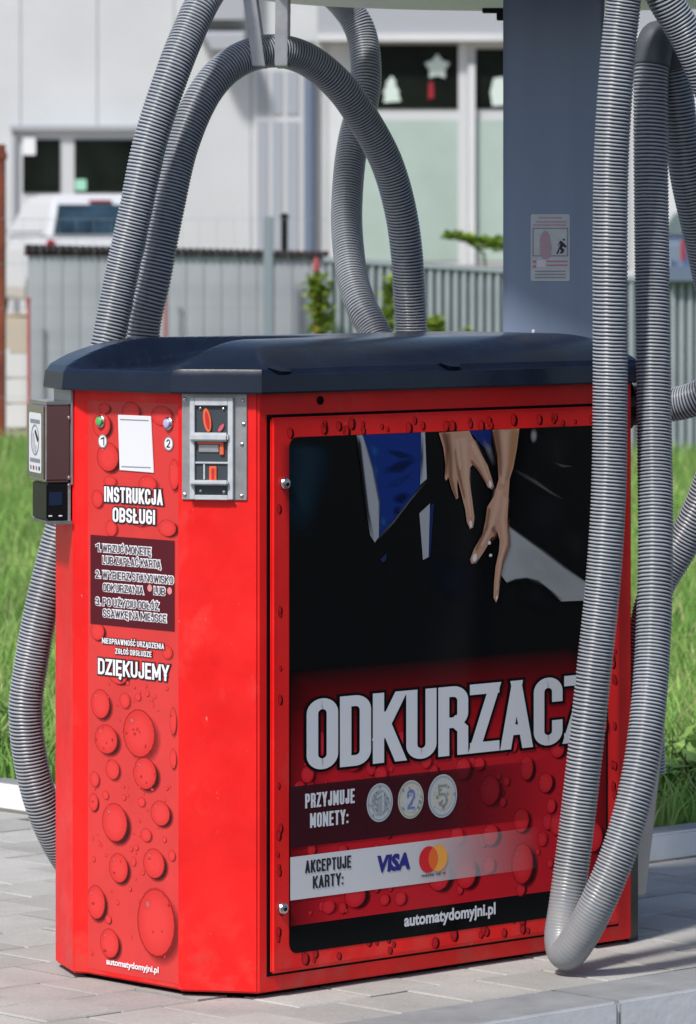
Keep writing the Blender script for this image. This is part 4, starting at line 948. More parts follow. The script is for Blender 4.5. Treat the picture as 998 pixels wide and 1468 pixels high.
# printed picture: car interior with two reaching hands
def z1p(x, y): return (600+x/3.838, 600+y/3.838)
def z2p(x, y): return (380+x/3.838, 590+y/3.838)
pic = MB(); Q = [.0016]
def pp(pts, col, al=1.0):
    Q[0] += .00006; q = [fD.hit(*p) for p in pts]; v = [fD.p(a_, z, Q[0]) for a_, z in q]
    pic.add(v, [tuple(t) for t in tessellate_polygon([[Vector((a_, z, 0)) for a_, z in q]])], (*col, al))
def pr(pts, wd, cc, ce): Q[0] += .00006; ribbon(pic, fD, pts, wd, Q[0], cc, ce)
K_ = (.0025, .003, .004)
pr([z2p(235, 165), z2p(235, 210), z2p(225, 330), z2p(200, 520), z2p(180, 700)], [80, 80, 75, 55, 40], (.006, .020, .034, .9), (*K_, 0)); pr([z2p(170, 800), z2p(180, 1150)], [22, 20], (.004, .010, .022, .8), (*K_, 0))
pr([z2p(290, 150), z2p(330, 215)], 3, (.02, .035, .05, .5), (*K_, 0))
pp([z2p(530, 128), z2p(860, 116), z2p(858, 400), z2p(690, 610), z2p(625, 690), z2p(625, 500), z2p(590, 310)], (.006, .026, .17))
for a_, b_, w_, c in ((z2p(560, 170), z2p(640, 250), 16, (.012, .07, .27)), (z2p(640, 330), z2p(840, 260), 15, (.003, .010, .05)), (z2p(660, 210), z2p(820, 250), 9, (.003, .012, .06)), (z2p(650, 420), z2p(820, 330), 10, (.006, .03, .16)), (z2p(690, 480), z2p(800, 460), 14, (.003, .008, .045)), (z2p(635, 560), z2p(660, 640), 10, (.015, .08, .27)), (z2p(700, 560), z2p(740, 520), 12, (.003, .008, .05)), (z2p(600, 230), z2p(615, 420), 7, (.014, .07, .25))):
    pr([a_, ((a_[0]+b_[0])/2, (a_[1]+b_[1])/2+2), b_], [w_*.5, w_, w_*.5], (*c, .95), (*c, 0))
pp([z2p(500, 130), z2p(532, 129), z2p(560, 210), z2p(590, 310), z2p(612, 410), z2p(626, 500), z2p(622, 690), z2p(600, 720), z2p(575, 680), z2p(550, 520), z2p(525, 300)], (.30, .32, .35))
pp([z2p(855, 114), z2p(876, 114), z2p(886, 370), z2p(850, 402)], (.33, .35, .40)); pp([z2p(845, 560), z2p(903, 505), z2p(896, 800), z2p(865, 816)], (.30, .32, .36))
pp([z2p(905, 520), z2p(925, 500), z2p(905, 800), z2p(898, 800)], (.006, .02, .10))
pr([z2p(600, 716), z2p(700, 610), z2p(800, 480), z2p(900, 362)], [4, 3.5, 3, 2], (.09, .10, .11, .9), (*K_, 0))
pp([z2p(630, 810), z2p(665, 780), z2p(660, 820), z2p(640, 830)], (.012, .025, .09)); pr([z2p(660, 850), z2p(700, 900)], 14, (.004, .006, .03, .8), (*K_, 0)); pr([z2p(350, 850), z2p(355, 920)], 8, (.01, .014, .03, .7), (*K_, 0))
for pts, wd, c in (([(560, 420), (700, 520), (860, 640)], [60, 80, 60], (.007, .009, .012)), ([(600, 120), (760, 180), (900, 150)], [50, 70, 50], (.008, .010, .012)), ([(720, 560), (860, 700), (940, 800)], [30, 40, 30], (.010, .011, .013)), ([(30, 780), (200, 900), (330, 930)], [40, 55, 40], (.004, .007, .016)), ([(520, 980), (640, 960), (760, 1060)], [30, 40, 30], (.006, .007, .009))):
    pr([z1p(*p) for p in pts], wd, (*c, .9), (*K_, 0))
pr([z2p(500, 120), z2p(512, 180), z2p(530, 330), z2p(555, 540), z2p(590, 715)], [8, 8, 7, 7, 6], (*K_, .9), (*K_, 0)); pr([z2p(532, 128), z2p(590, 310), z2p(626, 500), z2p(624, 690)], [4, 5, 5, 5], (.03, .06, .15, .8), (*K_, 0)); pr([z2p(860, 116), z2p(856, 250), z2p(850, 400)], [5, 6, 5], (.004, .01, .06, .9), (*K_, 0))
# sill, seat edge, lamp glint
pp([z1p(490, 585), z1p(560, 632), z1p(700, 732), z1p(800, 812), z1p(940, 918), z1p(940, 1000), z1p(780, 1006), z1p(740, 970), z1p(690, 920), z1p(640, 890), z1p(580, 880), z1p(530, 888), z1p(480, 903), z1p(445, 855), z1p(470, 760), z1p(497, 700)], (.29, .31, .33))
pr([z1p(470, 565), z1p(500, 585), z1p(640, 685), z1p(800, 806), z1p(930, 906)], [8, 8, 9, 9, 8], (*K_, .95), (*K_, 0)); pr([z1p(470, 905), z1p(530, 892), z1p(590, 885), z1p(650, 900), z1p(720, 955), z1p(790, 1010)], [5, 6, 6, 6, 6, 6], (*K_, .95), (*K_, 0)); pr([z1p(520, 720), z1p(640, 800), z1p(860, 940)], [30, 40, 30], (.38, .40, .42, .6), (*K_, 0)); pr([z1p(500, 640), z1p(560, 680)], [12, 12], (.18, .19, .21, .8), (*K_, 0))
pr([z1p(520, 280), z1p(640, 350), z1p(720, 405), z1p(800, 450)], [5, 6, 4, 2], (.10, .11, .11, .7), (*K_, 0))
pr([z1p(740, 240), z1p(790, 262), z1p(850, 262)], [3, 4, 2], (.12, .12, .11, .7), (*K_, 0))
Q[0] += .0001; a_, z = fD.hit(*z1p(628, 95)); soft_ellipse(pic, fD, a_, z, .013, .0185, Q[0], (.30, .32, .33, 1), (.05, .05, .05, 0))
pp([z1p(270, 66), z1p(390, 62), z1p(395, 180), z1p(345, 150)], (.006, .02, .14)); pr([z1p(345, 110), z1p(380, 170), z1p(410, 260)], [8, 11, 8], (.16, .17, .20, .8), (.02, .02, .05, 0))
SK, SD, SL = (.43, .245, .17), (.15, .06, .035), (.66, .44, .33)
hand1 = [(105, 78), (272, 66), (302, 125), (338, 195), (374, 258), (393, 318), (408, 372), (398, 391), (375, 378), (348, 326), (312, 272), (292, 254), (277, 268), (272, 330), (288, 440), (301, 545), (294, 600), (276, 608), (260, 570), (250, 500), (228, 410), (208, 330), (206, 370), (212, 436), (200, 444), (176, 385), (158, 322), (146, 342), (138, 330), (142, 250), (130, 160)]
pp([z1p(*p) for p in hand1], SK)
hand2 = [(400, 62), (548, 55), (535, 160), (515, 270), (495, 330), (488, 430), (482, 560), (496, 690), (486, 730), (458, 790), (444, 870), (432, 985), (420, 1012), (406, 985), (409, 900), (418, 810), (436, 730), (440, 670), (426, 620), (412, 648), (392, 655), (372, 700), (345, 745), (310, 795), (285, 798), (277, 775), (300, 715), (345, 640), (362, 560), (372, 485), (408, 428), (434, 335), (428, 200)]
pp([z1p(*p) for p in hand2], SK)
for pts, wd, c in [([(150, 90), (165, 200), (170, 330), (200, 430)], [8, 7, 5, 2], SD), ([(200, 180), (215, 300), (245, 430)], [5, 4, 2], SD), ([(240, 110), (250, 230), (262, 400), (280, 540)], [12, 9, 6, 4], SL), ([(290, 140), (340, 240), (378, 340)], [8, 6, 4], SL), ([(130, 80), (150, 160), (145, 300)], [6, 5, 2], SD), ([(285, 235), (330, 290), (365, 355)], [3, 3, 2], SD), ([(205, 120), (215, 220), (225, 280)], [7, 6, 4], SL),
        ([(415, 70), (440, 200), (445, 310)], [10, 8, 5], SD), ([(520, 70), (500, 220), (470, 330)], [9, 8, 5], (.42, .22, .09)), ([(470, 80), (470, 250), (455, 360)], [10, 8, 6], SL), ([(440, 400), (420, 500), (390, 600), (340, 700)], [11, 10, 7, 5], SL), ([(468, 440), (455, 560), (470, 680), (440, 790), (422, 940)], [8, 8, 6, 5, 3], SL), ([(485, 560), (492, 690), (460, 780), (438, 900)], [3, 4, 3, 2], SD), ([(380, 500), (365, 600), (310, 720)], [4, 4, 3], SD), ([(400, 600), (420, 640), (395, 665)], [6, 5, 4], SD)]:
    ex_ = [(pts[0][0]*1.15-pts[1][0]*.15, pts[0][1]*1.15-pts[1][1]*.15)]+pts+[(pts[-1][0]*1.1-pts[-2][0]*.1, pts[-1][1]*1.1-pts[-2][1]*.1)]; wd = [wd[0]*.8]+wd+[wd[-1]*.7]; pr([z1p(*p) for p in ex_], [x_*(1.7 if c == SD else 1.9) for x_ in wd], (*c, .5 if c == SD else .62), (*c, 0))
for cx, cy, ra, rz, ro in ((386, 360, .0042, .0085, .25), (279, 580, .004, .0085, .2), (301, 765, .0062, .0095, -.4), (381, 683, .0042, .0042, 0), (388, 752, .0042, .0035, 0), (421, 985, .002, .0055, -.1)):
    Q[0] += .00006; a_, z = fD.hit(*z1p(cx, cy)); soft_ellipse(pic, fD, a_, z, ra*1.15, rz, Q[0], (.62, .60, .62, 1), (.5, .46, .47, .9), rot=ro, inner=.7)
pic.build('hands_picture', M['print'], sheet, recalc=False)
# door locks
for px, py in ((407, 693), (404, 1302)):
    lk = fdisc(fD, px, py, 8.5, -.002, .009, M['steel'], mac, 'lock', dome=.002); fdisc(fD, px+.5, py+1, 2.6, .0105, .0125, M['plinth'], lk, 'key_hole')
for px, py in ((459, 574),):
    a_, z = f0.hit(px, py); m_ = MB(); m_.lathe(f0.p(a_, z, -.001), f0.n, [(.009, 0), (.009, .003), (.006, .004)], 16); m_.build('vent_plug', M['plinth'], mac)
# lid hooks
for px, py in ((402, 531), (646, 524)):
    fl = Face((0, -.018), (1, 0), (0, -1)); a_, z = fl.hit(px, py); m_ = MB()
    vs_ = [(a_+.035*math.cos(k*PI/10), -.02+.02*math.sin(k*PI/10)*.8, z-.004) for k in range(11)]
    c0 = [(a_-.034, -.016, z+.006), (a_-.005, -.026, z-.004), (a_+.03, -.024, z-.004), (a_+.036, -.010, z+.004), (a_+.01, .0, z+.012), (a_-.02, -.004, z+.011)]
    c1 = [(x, y+.02, zz-.012) for x, y, zz in c0]; nn = len(c0)
    m_.add(c0+c1, [tuple(range(nn)), tuple(range(2*nn-1, nn-1, -1))]+[(i, (i+1) % nn, nn+(i+1) % nn, nn+i) for i in range(nn)]); m_.build('lid_hook', M['lid'], mac, bevel=.003, seg=2)

# ---- instruction panel in the recess
a0, z1 = fB.hit(126, 574); a1 = .300; z0 = fB.hit(126, 1388)[1]
ipm = mat('instruction_print_red', (.62, .035, .032), .4, coat=.1, var=.06, vscale=8)
ip = fpoly(fB, [(a0, z0), (a1, z0), (a1, z1), (a0, z1)], .0006, ipm, mac, 'instruction_panel', isz=True)
dp = MB(); kx = F/9.85
def bdrop(px, py, rx, ry, s=.85):
    a_, z = fB.hit(px, py); ra = rx/kx/.70; rz = ry/kx
    if a_+ra > .302: ra = max(.003, min(ra, .302-a_))
    droplet(dp, fB, a_, z, ra, rz, .0009, (.60, .030, .028), strength=s)
for x, y, rx, ry, s in [(105, 150, 45, 65, .8), (275, 280, 75, 105, .45), (130, 305, 55, 65, .8), (158, 438, 33, 45, .6), (300, 455, 55, 70, .95), (368, 630, 45, 55, .9), (168, 670, 60, 85, .95), (340, 850, 50, 65, .95), (185, 870, 45, 65, .9), (350, 1110, 88, 150, .5), (145, 1200, 45, 65, .85), (85, 1020, 45, 75, .95), (75, 580, 22, 40, .8), (80, 480, 22, 35, .5), (305, 725, 25, 30, .5), (285, 580, 18, 22, .4), (128, 550, 15, 20, .4), (424, 225, 16, 60, .6), (424, 390, 16, 45, .6), (212, 135, 25, 35, .4), (208, 560, 10, 14, .4), (262, 780, 10, 14, .6), (385, 745, 10, 14, .5), (235, 960, 8, 12, .8), (140, 1095, 14, 20, .7), (418, 815, 16, 25, .5), (290, 890, 9, 12, .4), (250, 840, 12, 22, .3), (270, 120, 14, 18, .4), (310, 105, 10, 14, .4), (330, 130, 8, 10, .4), (180, 1020, 8, 12, .3), (100, 760, 8, 12, .3), (75, 830, 8, 14, .5), (225, 60, 8, 10, .3), (395, 520, 8, 10, .6), (240, 785, 8, 12, .6)]:
    bdrop(110+x/3.058, 960+y/3.058, rx/3.058, ry/3.058, s)
for px, py, rx, ry, s in [(155, 655, 17, 21, .9), (146, 609, 14, 18, .8), (188, 590, 14, 14, .5), (232, 596, 16, 14, .5), (250, 680, 8, 22, .7), (212, 694, 14, 12, .4), (140, 715, 9, 13, .5), (200, 745, 14, 10, .4), (240, 757, 14, 12, .8), (160, 757, 9, 12, .5), (140, 905, 11, 13, .9), (170, 970, 14, 11, .9), (158, 690, 10, 8, .4), (240, 935, 8, 10, .4), (150, 585, 9, 8, .6)]:
    bdrop(px, py, rx, ry, s)
rd = random.Random(9)
for i in range(70): bdrop(rd.uniform(131, 246), rd.uniform(975, 1385), rd.uniform(1, 2.6), rd.uniform(1.4, 3.4), rd.uniform(.2, .7))
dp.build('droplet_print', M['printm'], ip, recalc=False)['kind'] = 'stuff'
ol = dict(outline=.0022, omat=M['ink'])
sign(fB, 'INSTRUKCJA', 151, 697, 235, 719, .0032, M['white_ink2'], ip, .0056, 1.2, .40, outline=.0028, omat=M['ink'], ooff=.0022)
sign(fB, 'OBSŁUGI', 163, 727, 224, 748, .0032, M['white_ink2'], ip, .0056, 1.2, .40, outline=.0028, omat=M['ink'], ooff=.0022)
sign(fB, 'DZIĘKUJEMY', 142, 943, 244, 966, .0032, M['white_ink2'], ip, .0056, 1.2, .40, outline=.0028, omat=M['ink'], ooff=.0022)
a0, a1, z0, z1 = azrect(fB, 130.5, 766.5, 251, 894)
fpoly(fB, [(a0, z0), (a1, z0), (a1, z1), (a0, z1)], .0018, M['printm'], ip, 'text_field', cols=(.085, .007, .014, .93), isz=True)
ti = mat('ink_charcoal', (.045, .04, .06), .4)
for tx, x0, y0, x1, y1 in (('1.', 138.5, 779, 145.5, 790), ('WRZUĆ MONETĘ', 148.5, 780, 218, 791), ('LUB ZAPŁAĆ KARTĄ', 148.5, 797, 232, 808), ('2.', 138.5, 817, 145.5, 828), ('WYBIERZ STANOWISKO', 148.5, 818, 250, 829), ('ODKURZANIA', 149, 836, 207, 847), ('LUB', 222, 841, 238, 852), ('3.', 138.5, 856, 145.5, 867), ('PO UŻYCIU ODŁÓŻ', 149, 857, 229, 868), ('SSAWKĘ NA MIEJSCE', 149, 873, 240, 884)):
    sign(fB, tx, x0, y0, x1, y1, .0034, ti, ip, .0022, 1.15, .75, outline=.0019, omat=M['white_ink2'], ooff=.0024)
for px, py in ((216, 843), (244.5, 847)):
    a_, z = fB.hit(px, py); fpoly(fB, [(a_+.0075*math.cos(i*PI/8), z+.0075*math.sin(i*PI/8)) for i in range(16)], .0026, mat('ink_pink', (.66, .25, .25), .4), ip, 'number_mark', isz=True)
for tx, x0, y0, x1, y1 in (('NIESPRAWNOŚĆ URZĄDZENIA', 148, 914, 237, 922), ('ZGŁOŚ OBSŁUDZE', 167, 929, 219, 937)):
    sign(fB, tx, x0, y0, x1, y1, .0034, M['white_ink2'], ip, .0021, 1.15, .6, outline=.0014, omat=M['ink'], ooff=.0024)
ftext(fB, 'automatydomyjni.pl', 154, 1373, 229, 1385, .0030, M['white_ink2'], ip, bold=.0006)
# white code card left blank but for its small print
cards = [(170.5, 594.5), (218, 596.5), (222, 678), (173, 674)]
q = [fB.hit(*p) for p in cards]; m_ = MB(); v = [fB.p(a_, z, .0016) for a_, z in q]+[fB.p(a_, z, .0034) for a_, z in q]
m_.add(v, [(0, 1, 2, 3), (4, 5, 6, 7), (0, 1, 5, 4), (1, 2, 6, 5), (2, 3, 7, 6), (3, 0, 4, 7)]); card = m_.build('paper_card', M['stick'], ip, bevel=.0008)
for (x0, y0, x1, y1) in ((174, 600.5, 215, 602), (176, 668, 218, 669.5)):
    fpoly(fB, [(x0, y0), (x1, y0+1.6), (x1, y1+1.6), (x0, y1)], .0038, M['inkgrey'], card, 'small_print')
for (px, py, mt) in ((146, 604, M['green']), (243, 607, M['violet'])):
    bt = fdisc(fB, px, py, 9.5, .001, .007, M['steel'], mac, 'push_button', dome=0); fdisc(fB, px, py, 6.3, .007, .011, mt, bt, 'button_cap', dome=.001)
for px, py, d in ((148.5, 632.5, '1'), (243, 636, '2')):
    a_, z = fB.hit(px, py); rr = .0150
    bdg = fpoly(fB, [(a_+rr*math.cos(i*PI/12), z+rr*math.sin(i*PI/12)) for i in range(24)], .0024, M['inkgrey'], ip, 'number_badge', isz=True)
    fpoly(fB, [(a_+rr*.82*math.cos(i*PI/12), z+rr*.82*math.sin(i*PI/12)) for i in range(24)], .0028, M['white_ink2'], ip, 'number_badge', isz=True)
    sign(fB, d, px-2.6, py-6.5, px+2.6, py+5.5, .0034, M['ink'], ip, .0026, 1.1, .4)

# ---- coin unit on the front corner
pl = fboxpx(fC, 261.5, 563, 354.5, 716, .0, .004, M['galv'], mac, 'coin_unit', bevel=.001)
fr_ = MB()
for (x0, y0, x1, y1) in ((274, 569.5, 281, 715.5), (328.5, 570, 336, 716), (281, 569.5, 328.5, 581), (281, 709, 328.5, 716)):
    a0, a1, z0, z1 = azrect(fC, x0, y0, x1, y1); fbox(fr_, fC, a0, a1, z0, z1, .0035, .013)
fr_.build('frame', M['clear'], pl, bevel=.001)
fboxpx(fC, 279, 578, 331, 711, .004, .006, M['darkpane'], pl, 'dark_panel', bevel=0)
fboxpx(fC, 274.5, 619.5, 330, 632, .005, .022, M['clear'], pl, 'shelf', bevel=.004); fboxpx(fC, 275, 687.5, 330, 694.5, .005, .024, M['clear'], pl, 'shelf', bevel=.003); fboxpx(fC, 281, 661.5, 329, 664.5, .005, .010, M['clear'], pl, 'shelf', bevel=.001)
fboxpx(fC, 293, 665, 295.5, 687, .005, .010, M['clear'], pl, 'divider', bevel=.0005)
def tilt_ell(px, py, rx, ry, rot, o0, o1, mt, name):
    a_, z = fC.hit(px, py); m_ = MB(); v = []
    for o_ in (o0, o1):
        for i in range(20):
            x, y = rx/F*9.7*math.cos(i*PI/10), ry/F*9.7*math.sin(i*PI/10); v.append(fC.p(a_+x*math.cos(rot)-y*math.sin(rot), z+x*math.sin(rot)+y*math.cos(rot), o_))
    m_.add(v, [tuple(range(20)), tuple(range(20, 40))]+[(i, (i+1) % 20, 20+(i+1) % 20, 20+i) for i in range(20)]); m_.build(name, mt, pl)
tilt_ell(298.7, 602, 5.6, 17, .14, .006, .012, M['orange'], 'coin_slot'); tilt_ell(299, 602, 2.6, 13, .14, .0121, .0130, M['slotred'], 'coin_slot')
tilt_ell(318.5, 613, 2.6, 6.5, -.6, .006, .010, mat('slot_pink', (.62, .10, .14), .4), 'return_arrow')
fboxpx(fC, 316.5, 635, 322.5, 652, .006, .011, M['orange'], pl, 'return_lever'); fboxpx(fC, 286, 637, 315, 648, .006, .009, M['galv'], pl, 'return_flap')
fboxpx(fC, 285, 633, 322, 636, .0065, .0125, M['orange'], pl, 'return_lever', bevel=.0005)
fboxpx(fC, 301.5, 668, 312, 690, .006, .011, M['orange'], pl, 'return_slot'); fboxpx(fC, 305, 671, 309, 688, .0105, .0115, M['slotred'], pl, 'return_slot', bevel=0)
for px, py, rr in ((288.5, 585, 2.2), (321.5, 586, 2.2), (289, 703.5, 2.2), (322.5, 705, 2.6)): fdisc(fC, px, py, rr, .006, .009, M['steel'], pl, 'screw', 10, .0006)
for px, py in ((347.5, 637), (350, 608), (347, 711), (265.5, 709), (265.5, 572), (349, 574)): fdisc(fC, px, py, 2.8, .004, .006, M['steel'], pl, 'rivet', 10, .001)

# ---- card reader on the left corner
A0 = .158
m_ = MB(); fbox(m_, fA, .0, A0, 1.045, 1.25, .0, .004); m_.build('corner_plate', M['galv'], mac, bevel=.001)
Y_ = 10.0
zt, zb_ = CH-(576-HY)/F*Y_, CH-(688-HY)/F*Y_
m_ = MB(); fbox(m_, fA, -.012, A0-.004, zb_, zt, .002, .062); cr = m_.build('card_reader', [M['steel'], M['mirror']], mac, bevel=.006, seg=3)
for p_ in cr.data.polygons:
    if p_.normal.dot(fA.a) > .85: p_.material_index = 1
fAf = Face((fA.o+fA.n*.062).to_2d(), fA.a.to_2d(), fA.n.to_2d())
stp = fpoly(fAf, rr2(.018, A0-.026, zb_+.018, zt-.022, .008), .0008, M['stick'], cr, 'sticker', isz=True)
def amark(a0, a1, z0, z1, mt, off=.0016): fpoly(fAf, [(a0, z0), (a1, z0), (a1, z1), (a0, z1)], off, mt, cr, 'print_mark', isz=True)
am, zm = .075, (zt+zb_)/2+.004
amark(.032, .118, zt-.044, zt-.036, M['inkgrey']); amark(.030, .120, zb_+.040, zb_+.048, M['inkgrey'])
for i, mm in enumerate((M['inkgrey'], M['tail'], M['inkgrey'], M['ink'])): amark(.030+i*.026, .042+i*.026, zb_+.024, zb_+.032, mm)
m_ = MB(); v_ = []
for i in range(24):
    for rr in (.030, .033): v_.append(fAf.p(am+rr*1.1*math.cos(i*PI/12), zm+rr*math.sin(i*PI/12), .0016))
m_.add(v_, [(2*i, 2*i+1, (2*i+3) % 48, (2*i+2) % 48) for i in range(24)]); m_.build('print_mark', M['inkgrey'], cr)
fpoly(fAf, [(am-.004, zm+.018), (am+.006, zm+.022), (am+.034, zm+.002), (am+.022, zm-.004)], .0017, M['ink'], cr, 'print_mark', isz=True)
fpoly(fAf, [(am-.025, zm+.012), (am-.012, zm+.016), (am-.004, zm-.006), (am+.012, zm-.012), (am+.008, zm-.028), (am-.018, zm-.024), (am-.027, zm-.004)], .0016, mat('print_palegrey', (.5, .52, .55), .5), cr, 'print_mark', isz=True)
zt2, zb2 = zb_-.002, CH-(742-HY)/F*Y_
m_ = MB(); fbox(m_, fA, .02, A0-.006, zb2, zt2, .004, .056); kr = m_.build('display_unit', M['blackp'], mac, bevel=.003)
fS = Face((fA.o+fA.a*(A0-.006)).to_2d(), (-fA.n).to_2d(), fA.a.to_2d())
def sbox(a0, a1, z0, z1, o0, o1, mt, name, par): m_ = MB(); fbox(m_, fS, a0, a1, z0, z1, o0, o1); return m_.build(name, mt, par, bevel=.0006)
sbox(-.051, -.022, zt2-.047, zt2-.018, -.001, .0012, M['screen'], 'display', kr)
for a_ in (-.052, -.030): sbox(a_, a_+.008, zb2+.008, zb2+.011, -.001, .0012, M['stick'], 'print_mark', kr)
m_ = MB(); fbox(m_, fA, .016, A0+.004, zb2-.008, zb2-.0005, .003, .058); m_.build('bracket_shelf', M['steel'], kr, bevel=.001)
m_ = MB(); fbox(m_, fA, A0-.012, A0-.004, zb2-.004, zt2-.001, .004, .010); m_.build('bracket_strip', M['galv'], kr, bevel=.0008)
for z in (zt-.03, zb_+.01, zt2-.004): 
    m_ = MB(); m_.lathe(fA.p(A0-.003, z, .008), fA.a, [(.004, 0), (.004, .003), (.002, .004)], 10); m_.build('screw', M['steel'], mac)
m_ = MB(); fbox(m_, fA, .004, A0-.002, zt-.002, zt+.004, .0, .058); m_.build('reader_roof', M['steel'], cr, bevel=.0015)

# ---- right end: hose socket, nozzle holder, black end panel
nR = Vector((.13, -.09, 0)).normalized(); cR = Vector((1.16, .065, 1.193))
m_ = MB(); m_.lathe(cR, nR, [(.052, -.004), (.052, .016), (.045, .02), (.045, .05), (.040, .052)], 28); m_.build('hose_socket', M['blackp'], mac)
m_ = MB(); m_.add([(1.118, .012, -.01), (1.170, .03, -.01), (1.230, .14, -.01), (1.21, .16, -.01), (1.118, .012, .40), (1.170, .03, .40), (1.230, .14, .40), (1.21, .16, .40)], [(0, 1, 2, 3), (4, 5, 6, 7), (0, 1, 5, 4), (1, 2, 6, 5), (2, 3, 7, 6), (3, 0, 4, 7)]); m_.build('end_panel', M['blackp'], mac, bevel=.003)
m_ = MB(); hb, ht = .092, .46
def hp(px, py, Y): return LOC(P(px, py, Y))
c0 = [hp(902, 1285, 10.47), hp(925.5, 1285, 10.50), hp(925, 1285, 10.60), hp(903, 1285, 10.58)]; c1 = [hp(908, 1040, 10.46), hp(953, 1040, 10.50), hp(953, 1040, 10.62), hp(908, 1040, 10.6)]
for c in c0: c.z = hb
for c in c1: c.z = ht
m_.add(c0+c1, [(0, 1, 2, 3), (0, 1, 5, 4), (1, 2, 6, 5), (2, 3, 7, 6), (3, 0, 4, 7), (4, 5, 6, 7)]); m_.build('nozzle_holder', M['holder'], mac, bevel=.003)
m_ = MB(); m_.box(.55, .67, .642, .76, .30, .62); m_.build('nozzle_holder', M['holder'], mac, bevel=.006)
for u_ in (.98,): m_ = MB(); m_.lathe((u_, .636, .86), (0, 1, 0), [(.052, 0), (.052, .016), (.045, .02), (.045, .06)], 28); m_.build('hose_socket', M['blackp'], mac)

# ------------------------------------------------------------------ hoses
def catmull(pts, per=14):
    pts = [pts[0]*2-pts[1]]+pts+[pts[-1]*2-pts[-2]]; out = []
    for i in range(1, len(pts)-2):
        p0, p1, p2, p3 = pts[i-1:i+3]
        d1 = max(1e-4, (p1-p0).length**.5); d2 = max(1e-4, (p2-p1).length**.5); d3 = max(1e-4, (p3-p2).length**.5)
        m1 = (p2-p1)+((p1-p0)/d1-(p2-p0)/(d1+d2))*d2; m2 = (p2-p1)+((p3-p2)/d3-(p3-p1)/(d2+d3))*d2
        for k in range(per):
            t = k/per; out.append(p1*(2*t**3-3*t*t+1)+m1*(t**3-2*t*t+t)+p2*(-2*t**3+3*t*t)+m2*(t**3-t*t))
    out.append(pts[-2]); return out
def hose(name, ctrl, rad, label, flat=None, group='corrugated vacuum hoses', pitch=.0078, amp=.0026):
    c = np.array([tuple(p) for p in catmull([Vector(p) for p in ctrl])]); s = np.concatenate([[0], np.cumsum(np.linalg.norm(np.diff(c, axis=0), axis=1))])
    L = s[-1]; per = 6; N = int(L/pitch*per); t = np.linspace(0, L, N)
    C = np.stack([np.interp(t, s, c[:, i]) for i in range(3)], 1)
    kern = np.ones(11)/11; Cp = np.pad(C, ((5, 5), (0, 0)), 'edge'); C = np.stack([np.convolve(Cp[:, i], kern, 'valid') for i in range(3)], 1)
    T = np.gradient(C, axis=0); T /= np.linalg.norm(T, axis=1)[:, None]
    U = np.zeros_like(C); u = np.cross(T[0], [0.3, .2, 1]); u /= np.linalg.norm(u)
    for i in range(N): u = u-T[i]*u.dot(T[i]); u /= np.linalg.norm(u); U[i] = u
    Wv = np.cross(T, U); SEG = 26; ph = np.arange(SEG)*2*PI/SEG
    tw = t+.006*np.sin(t*5.3)+.0035*np.sin(t*13.7+1)
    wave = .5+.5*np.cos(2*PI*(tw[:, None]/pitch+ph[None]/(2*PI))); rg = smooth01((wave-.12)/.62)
    A = np.full(N, amp); S = np.ones(N)
    if flat is not None:
        for (fp, w0, w1) in flat:
            d = np.linalg.norm(C-np.array(tuple(fp)), axis=1); k_ = smooth01((d-w0)/(w1-w0)); A *= .10+.90*k_; S *= k_
    rr = rad-A[:, None]*(1-rg)
    V = C[:, None]+rr[..., None]*(U[:, None]*np.cos(ph)[None, :, None]+Wv[:, None]*np.sin(ph)[None, :, None])
    i = np.arange(N-1)[:, None]*SEG; k = np.arange(SEG)[None]; k2 = (k+1) % SEG
    q = np.stack([i+k, i+k2, i+SEG+k2, i+SEG+k], -1).reshape(-1, 4)
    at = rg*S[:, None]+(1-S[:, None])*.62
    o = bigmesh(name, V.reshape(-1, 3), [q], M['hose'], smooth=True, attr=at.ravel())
    return tag(o, label, 'hose', group), C
def PP(l): return [P(*p) for p in l]
bend = P(808, 1358, 9.94)
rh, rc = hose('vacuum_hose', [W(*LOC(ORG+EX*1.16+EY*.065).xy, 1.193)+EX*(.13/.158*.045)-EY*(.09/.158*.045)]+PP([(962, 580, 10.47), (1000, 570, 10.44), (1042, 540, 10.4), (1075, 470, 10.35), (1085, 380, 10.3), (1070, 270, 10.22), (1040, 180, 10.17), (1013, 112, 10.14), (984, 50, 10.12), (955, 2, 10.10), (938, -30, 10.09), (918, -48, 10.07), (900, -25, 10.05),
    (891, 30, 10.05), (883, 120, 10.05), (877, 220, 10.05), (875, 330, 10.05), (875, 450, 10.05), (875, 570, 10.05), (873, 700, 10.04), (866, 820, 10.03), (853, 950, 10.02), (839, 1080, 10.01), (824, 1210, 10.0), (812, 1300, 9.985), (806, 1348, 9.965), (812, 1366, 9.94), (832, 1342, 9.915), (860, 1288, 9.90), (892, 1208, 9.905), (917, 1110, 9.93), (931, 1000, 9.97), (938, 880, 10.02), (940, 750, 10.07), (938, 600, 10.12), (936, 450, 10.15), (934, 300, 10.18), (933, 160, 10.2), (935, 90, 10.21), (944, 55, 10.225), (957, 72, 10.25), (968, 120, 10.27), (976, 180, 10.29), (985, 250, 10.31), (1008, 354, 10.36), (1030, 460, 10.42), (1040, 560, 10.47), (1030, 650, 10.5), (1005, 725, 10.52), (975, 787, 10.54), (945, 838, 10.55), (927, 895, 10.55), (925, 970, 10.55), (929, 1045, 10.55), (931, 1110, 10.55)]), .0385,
    'grey corrugated hose folded at the floor before the poster and looped over the bracket', [(bend, .07, .21)])
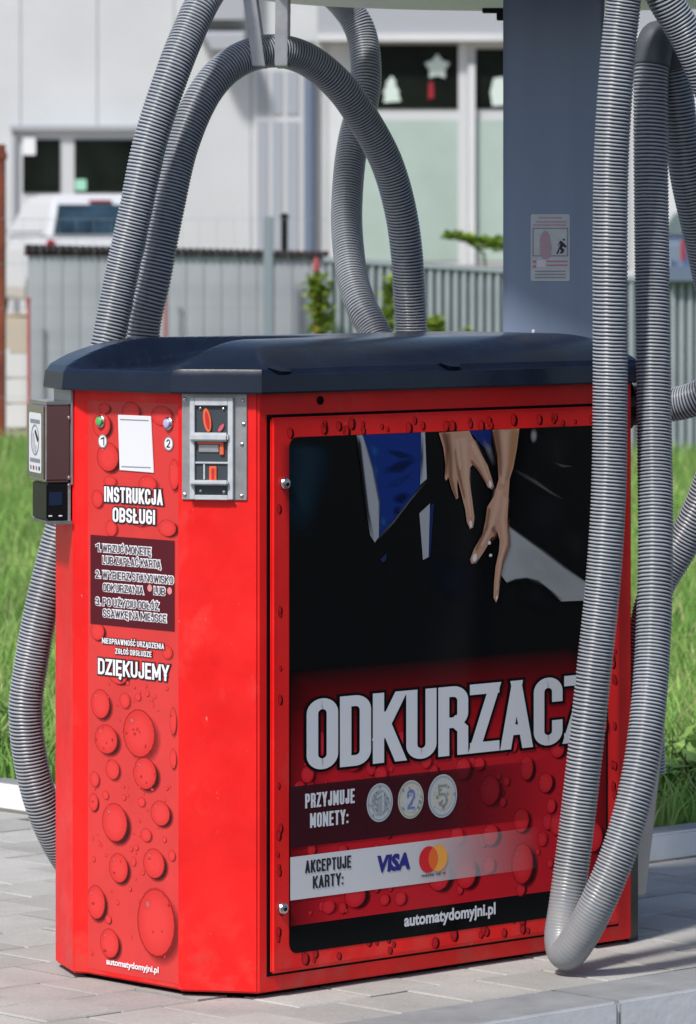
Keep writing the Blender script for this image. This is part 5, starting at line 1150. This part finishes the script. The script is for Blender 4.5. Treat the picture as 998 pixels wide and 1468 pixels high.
lh, lc = hose('vacuum_hose', [W(.98, .69, .86)]+PP([(586, 800, 11.0), (590, 690, 11.06), (570, 560, 11.1), (538, 477, 11.18), (519, 441, 11.22), (506, 401, 11.27), (500, 361, 11.32), (497, 310, 11.38), (501, 240, 11.44), (508, 195, 11.48), (520, 150, 11.52), (525, 110, 11.55), (517, 45, 11.6), (497, 10, 11.6), (460, -25, 11.5), (415, -55, 11.25), (370, -70, 10.9), (325, -45, 10.58), (292, 0, 10.45), (268, 52, 10.40), (249, 100, 10.37), (216, 200, 10.35), (195, 300, 10.34), (173, 400, 10.34), (156, 485, 10.33), (135, 580, 10.32), (106, 700, 10.30), (80, 790, 10.29), (60, 870, 10.28), (45, 950, 10.28), (37, 1015, 10.28), (43, 1085, 10.29), (62, 1158, 10.31), (95, 1226, 10.36), (140, 1280, 10.42), (190, 1295, 10.46), (225, 1200, 10.48), (238, 1050, 10.48), (232, 800, 10.47), (214, 600, 10.46), (205, 481, 10.46), (221, 400, 10.46), (240, 300, 10.47), (262, 205, 10.5), (297, 128, 10.55), (335, 90, 10.6), (385, 73, 10.665), (434, 82, 10.73), (484, 120, 10.8), (522, 172, 10.87), (554, 232, 10.93), (574, 300, 10.98), (583, 361, 11.01), (587, 421, 11.03), (590, 477, 11.04), (592, 600, 11.02), (585, 750, 10.96)])+[W(.64, .78, .75), W(.62, .705, .60), W(.61, .70, .50)], .0385,
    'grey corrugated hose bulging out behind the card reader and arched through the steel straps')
# smooth rubber saddle on the right-hand bracket
sd_ = [i for i in range(len(rc)) if 10.19 < rc[i][1] < 10.29 and rc[i][2] > P(0, 96, 10.23).z]
if sd_:
    pts = rc[sd_[0]:sd_[-1]+1:3]; ctr = pts-np.array(tuple(CC)); m_ = MB(); m_.tube([tuple(p) for p in ctr], .0412, 24); sad = m_.build('hose_saddle', M['rubber'], hc, smooth=True)
    top = ctr[len(ctr)//2]; m_ = MB(); m_.box(top[0]+.008, top[0]+.034, top[1]-.015, top[1]+.015, top[2]+.01, CZ+.002); m_.build('hanger', M['strap'], sad, bevel=.002)
    p = P(956, 66, 10.2)-CC; m_ = MB(); m_.lathe(p, (.3, -1, 0), [(.006, -.012), (.006, .002), (.003, .006)], 10); m_.build('bolt', M['steel'], sad)
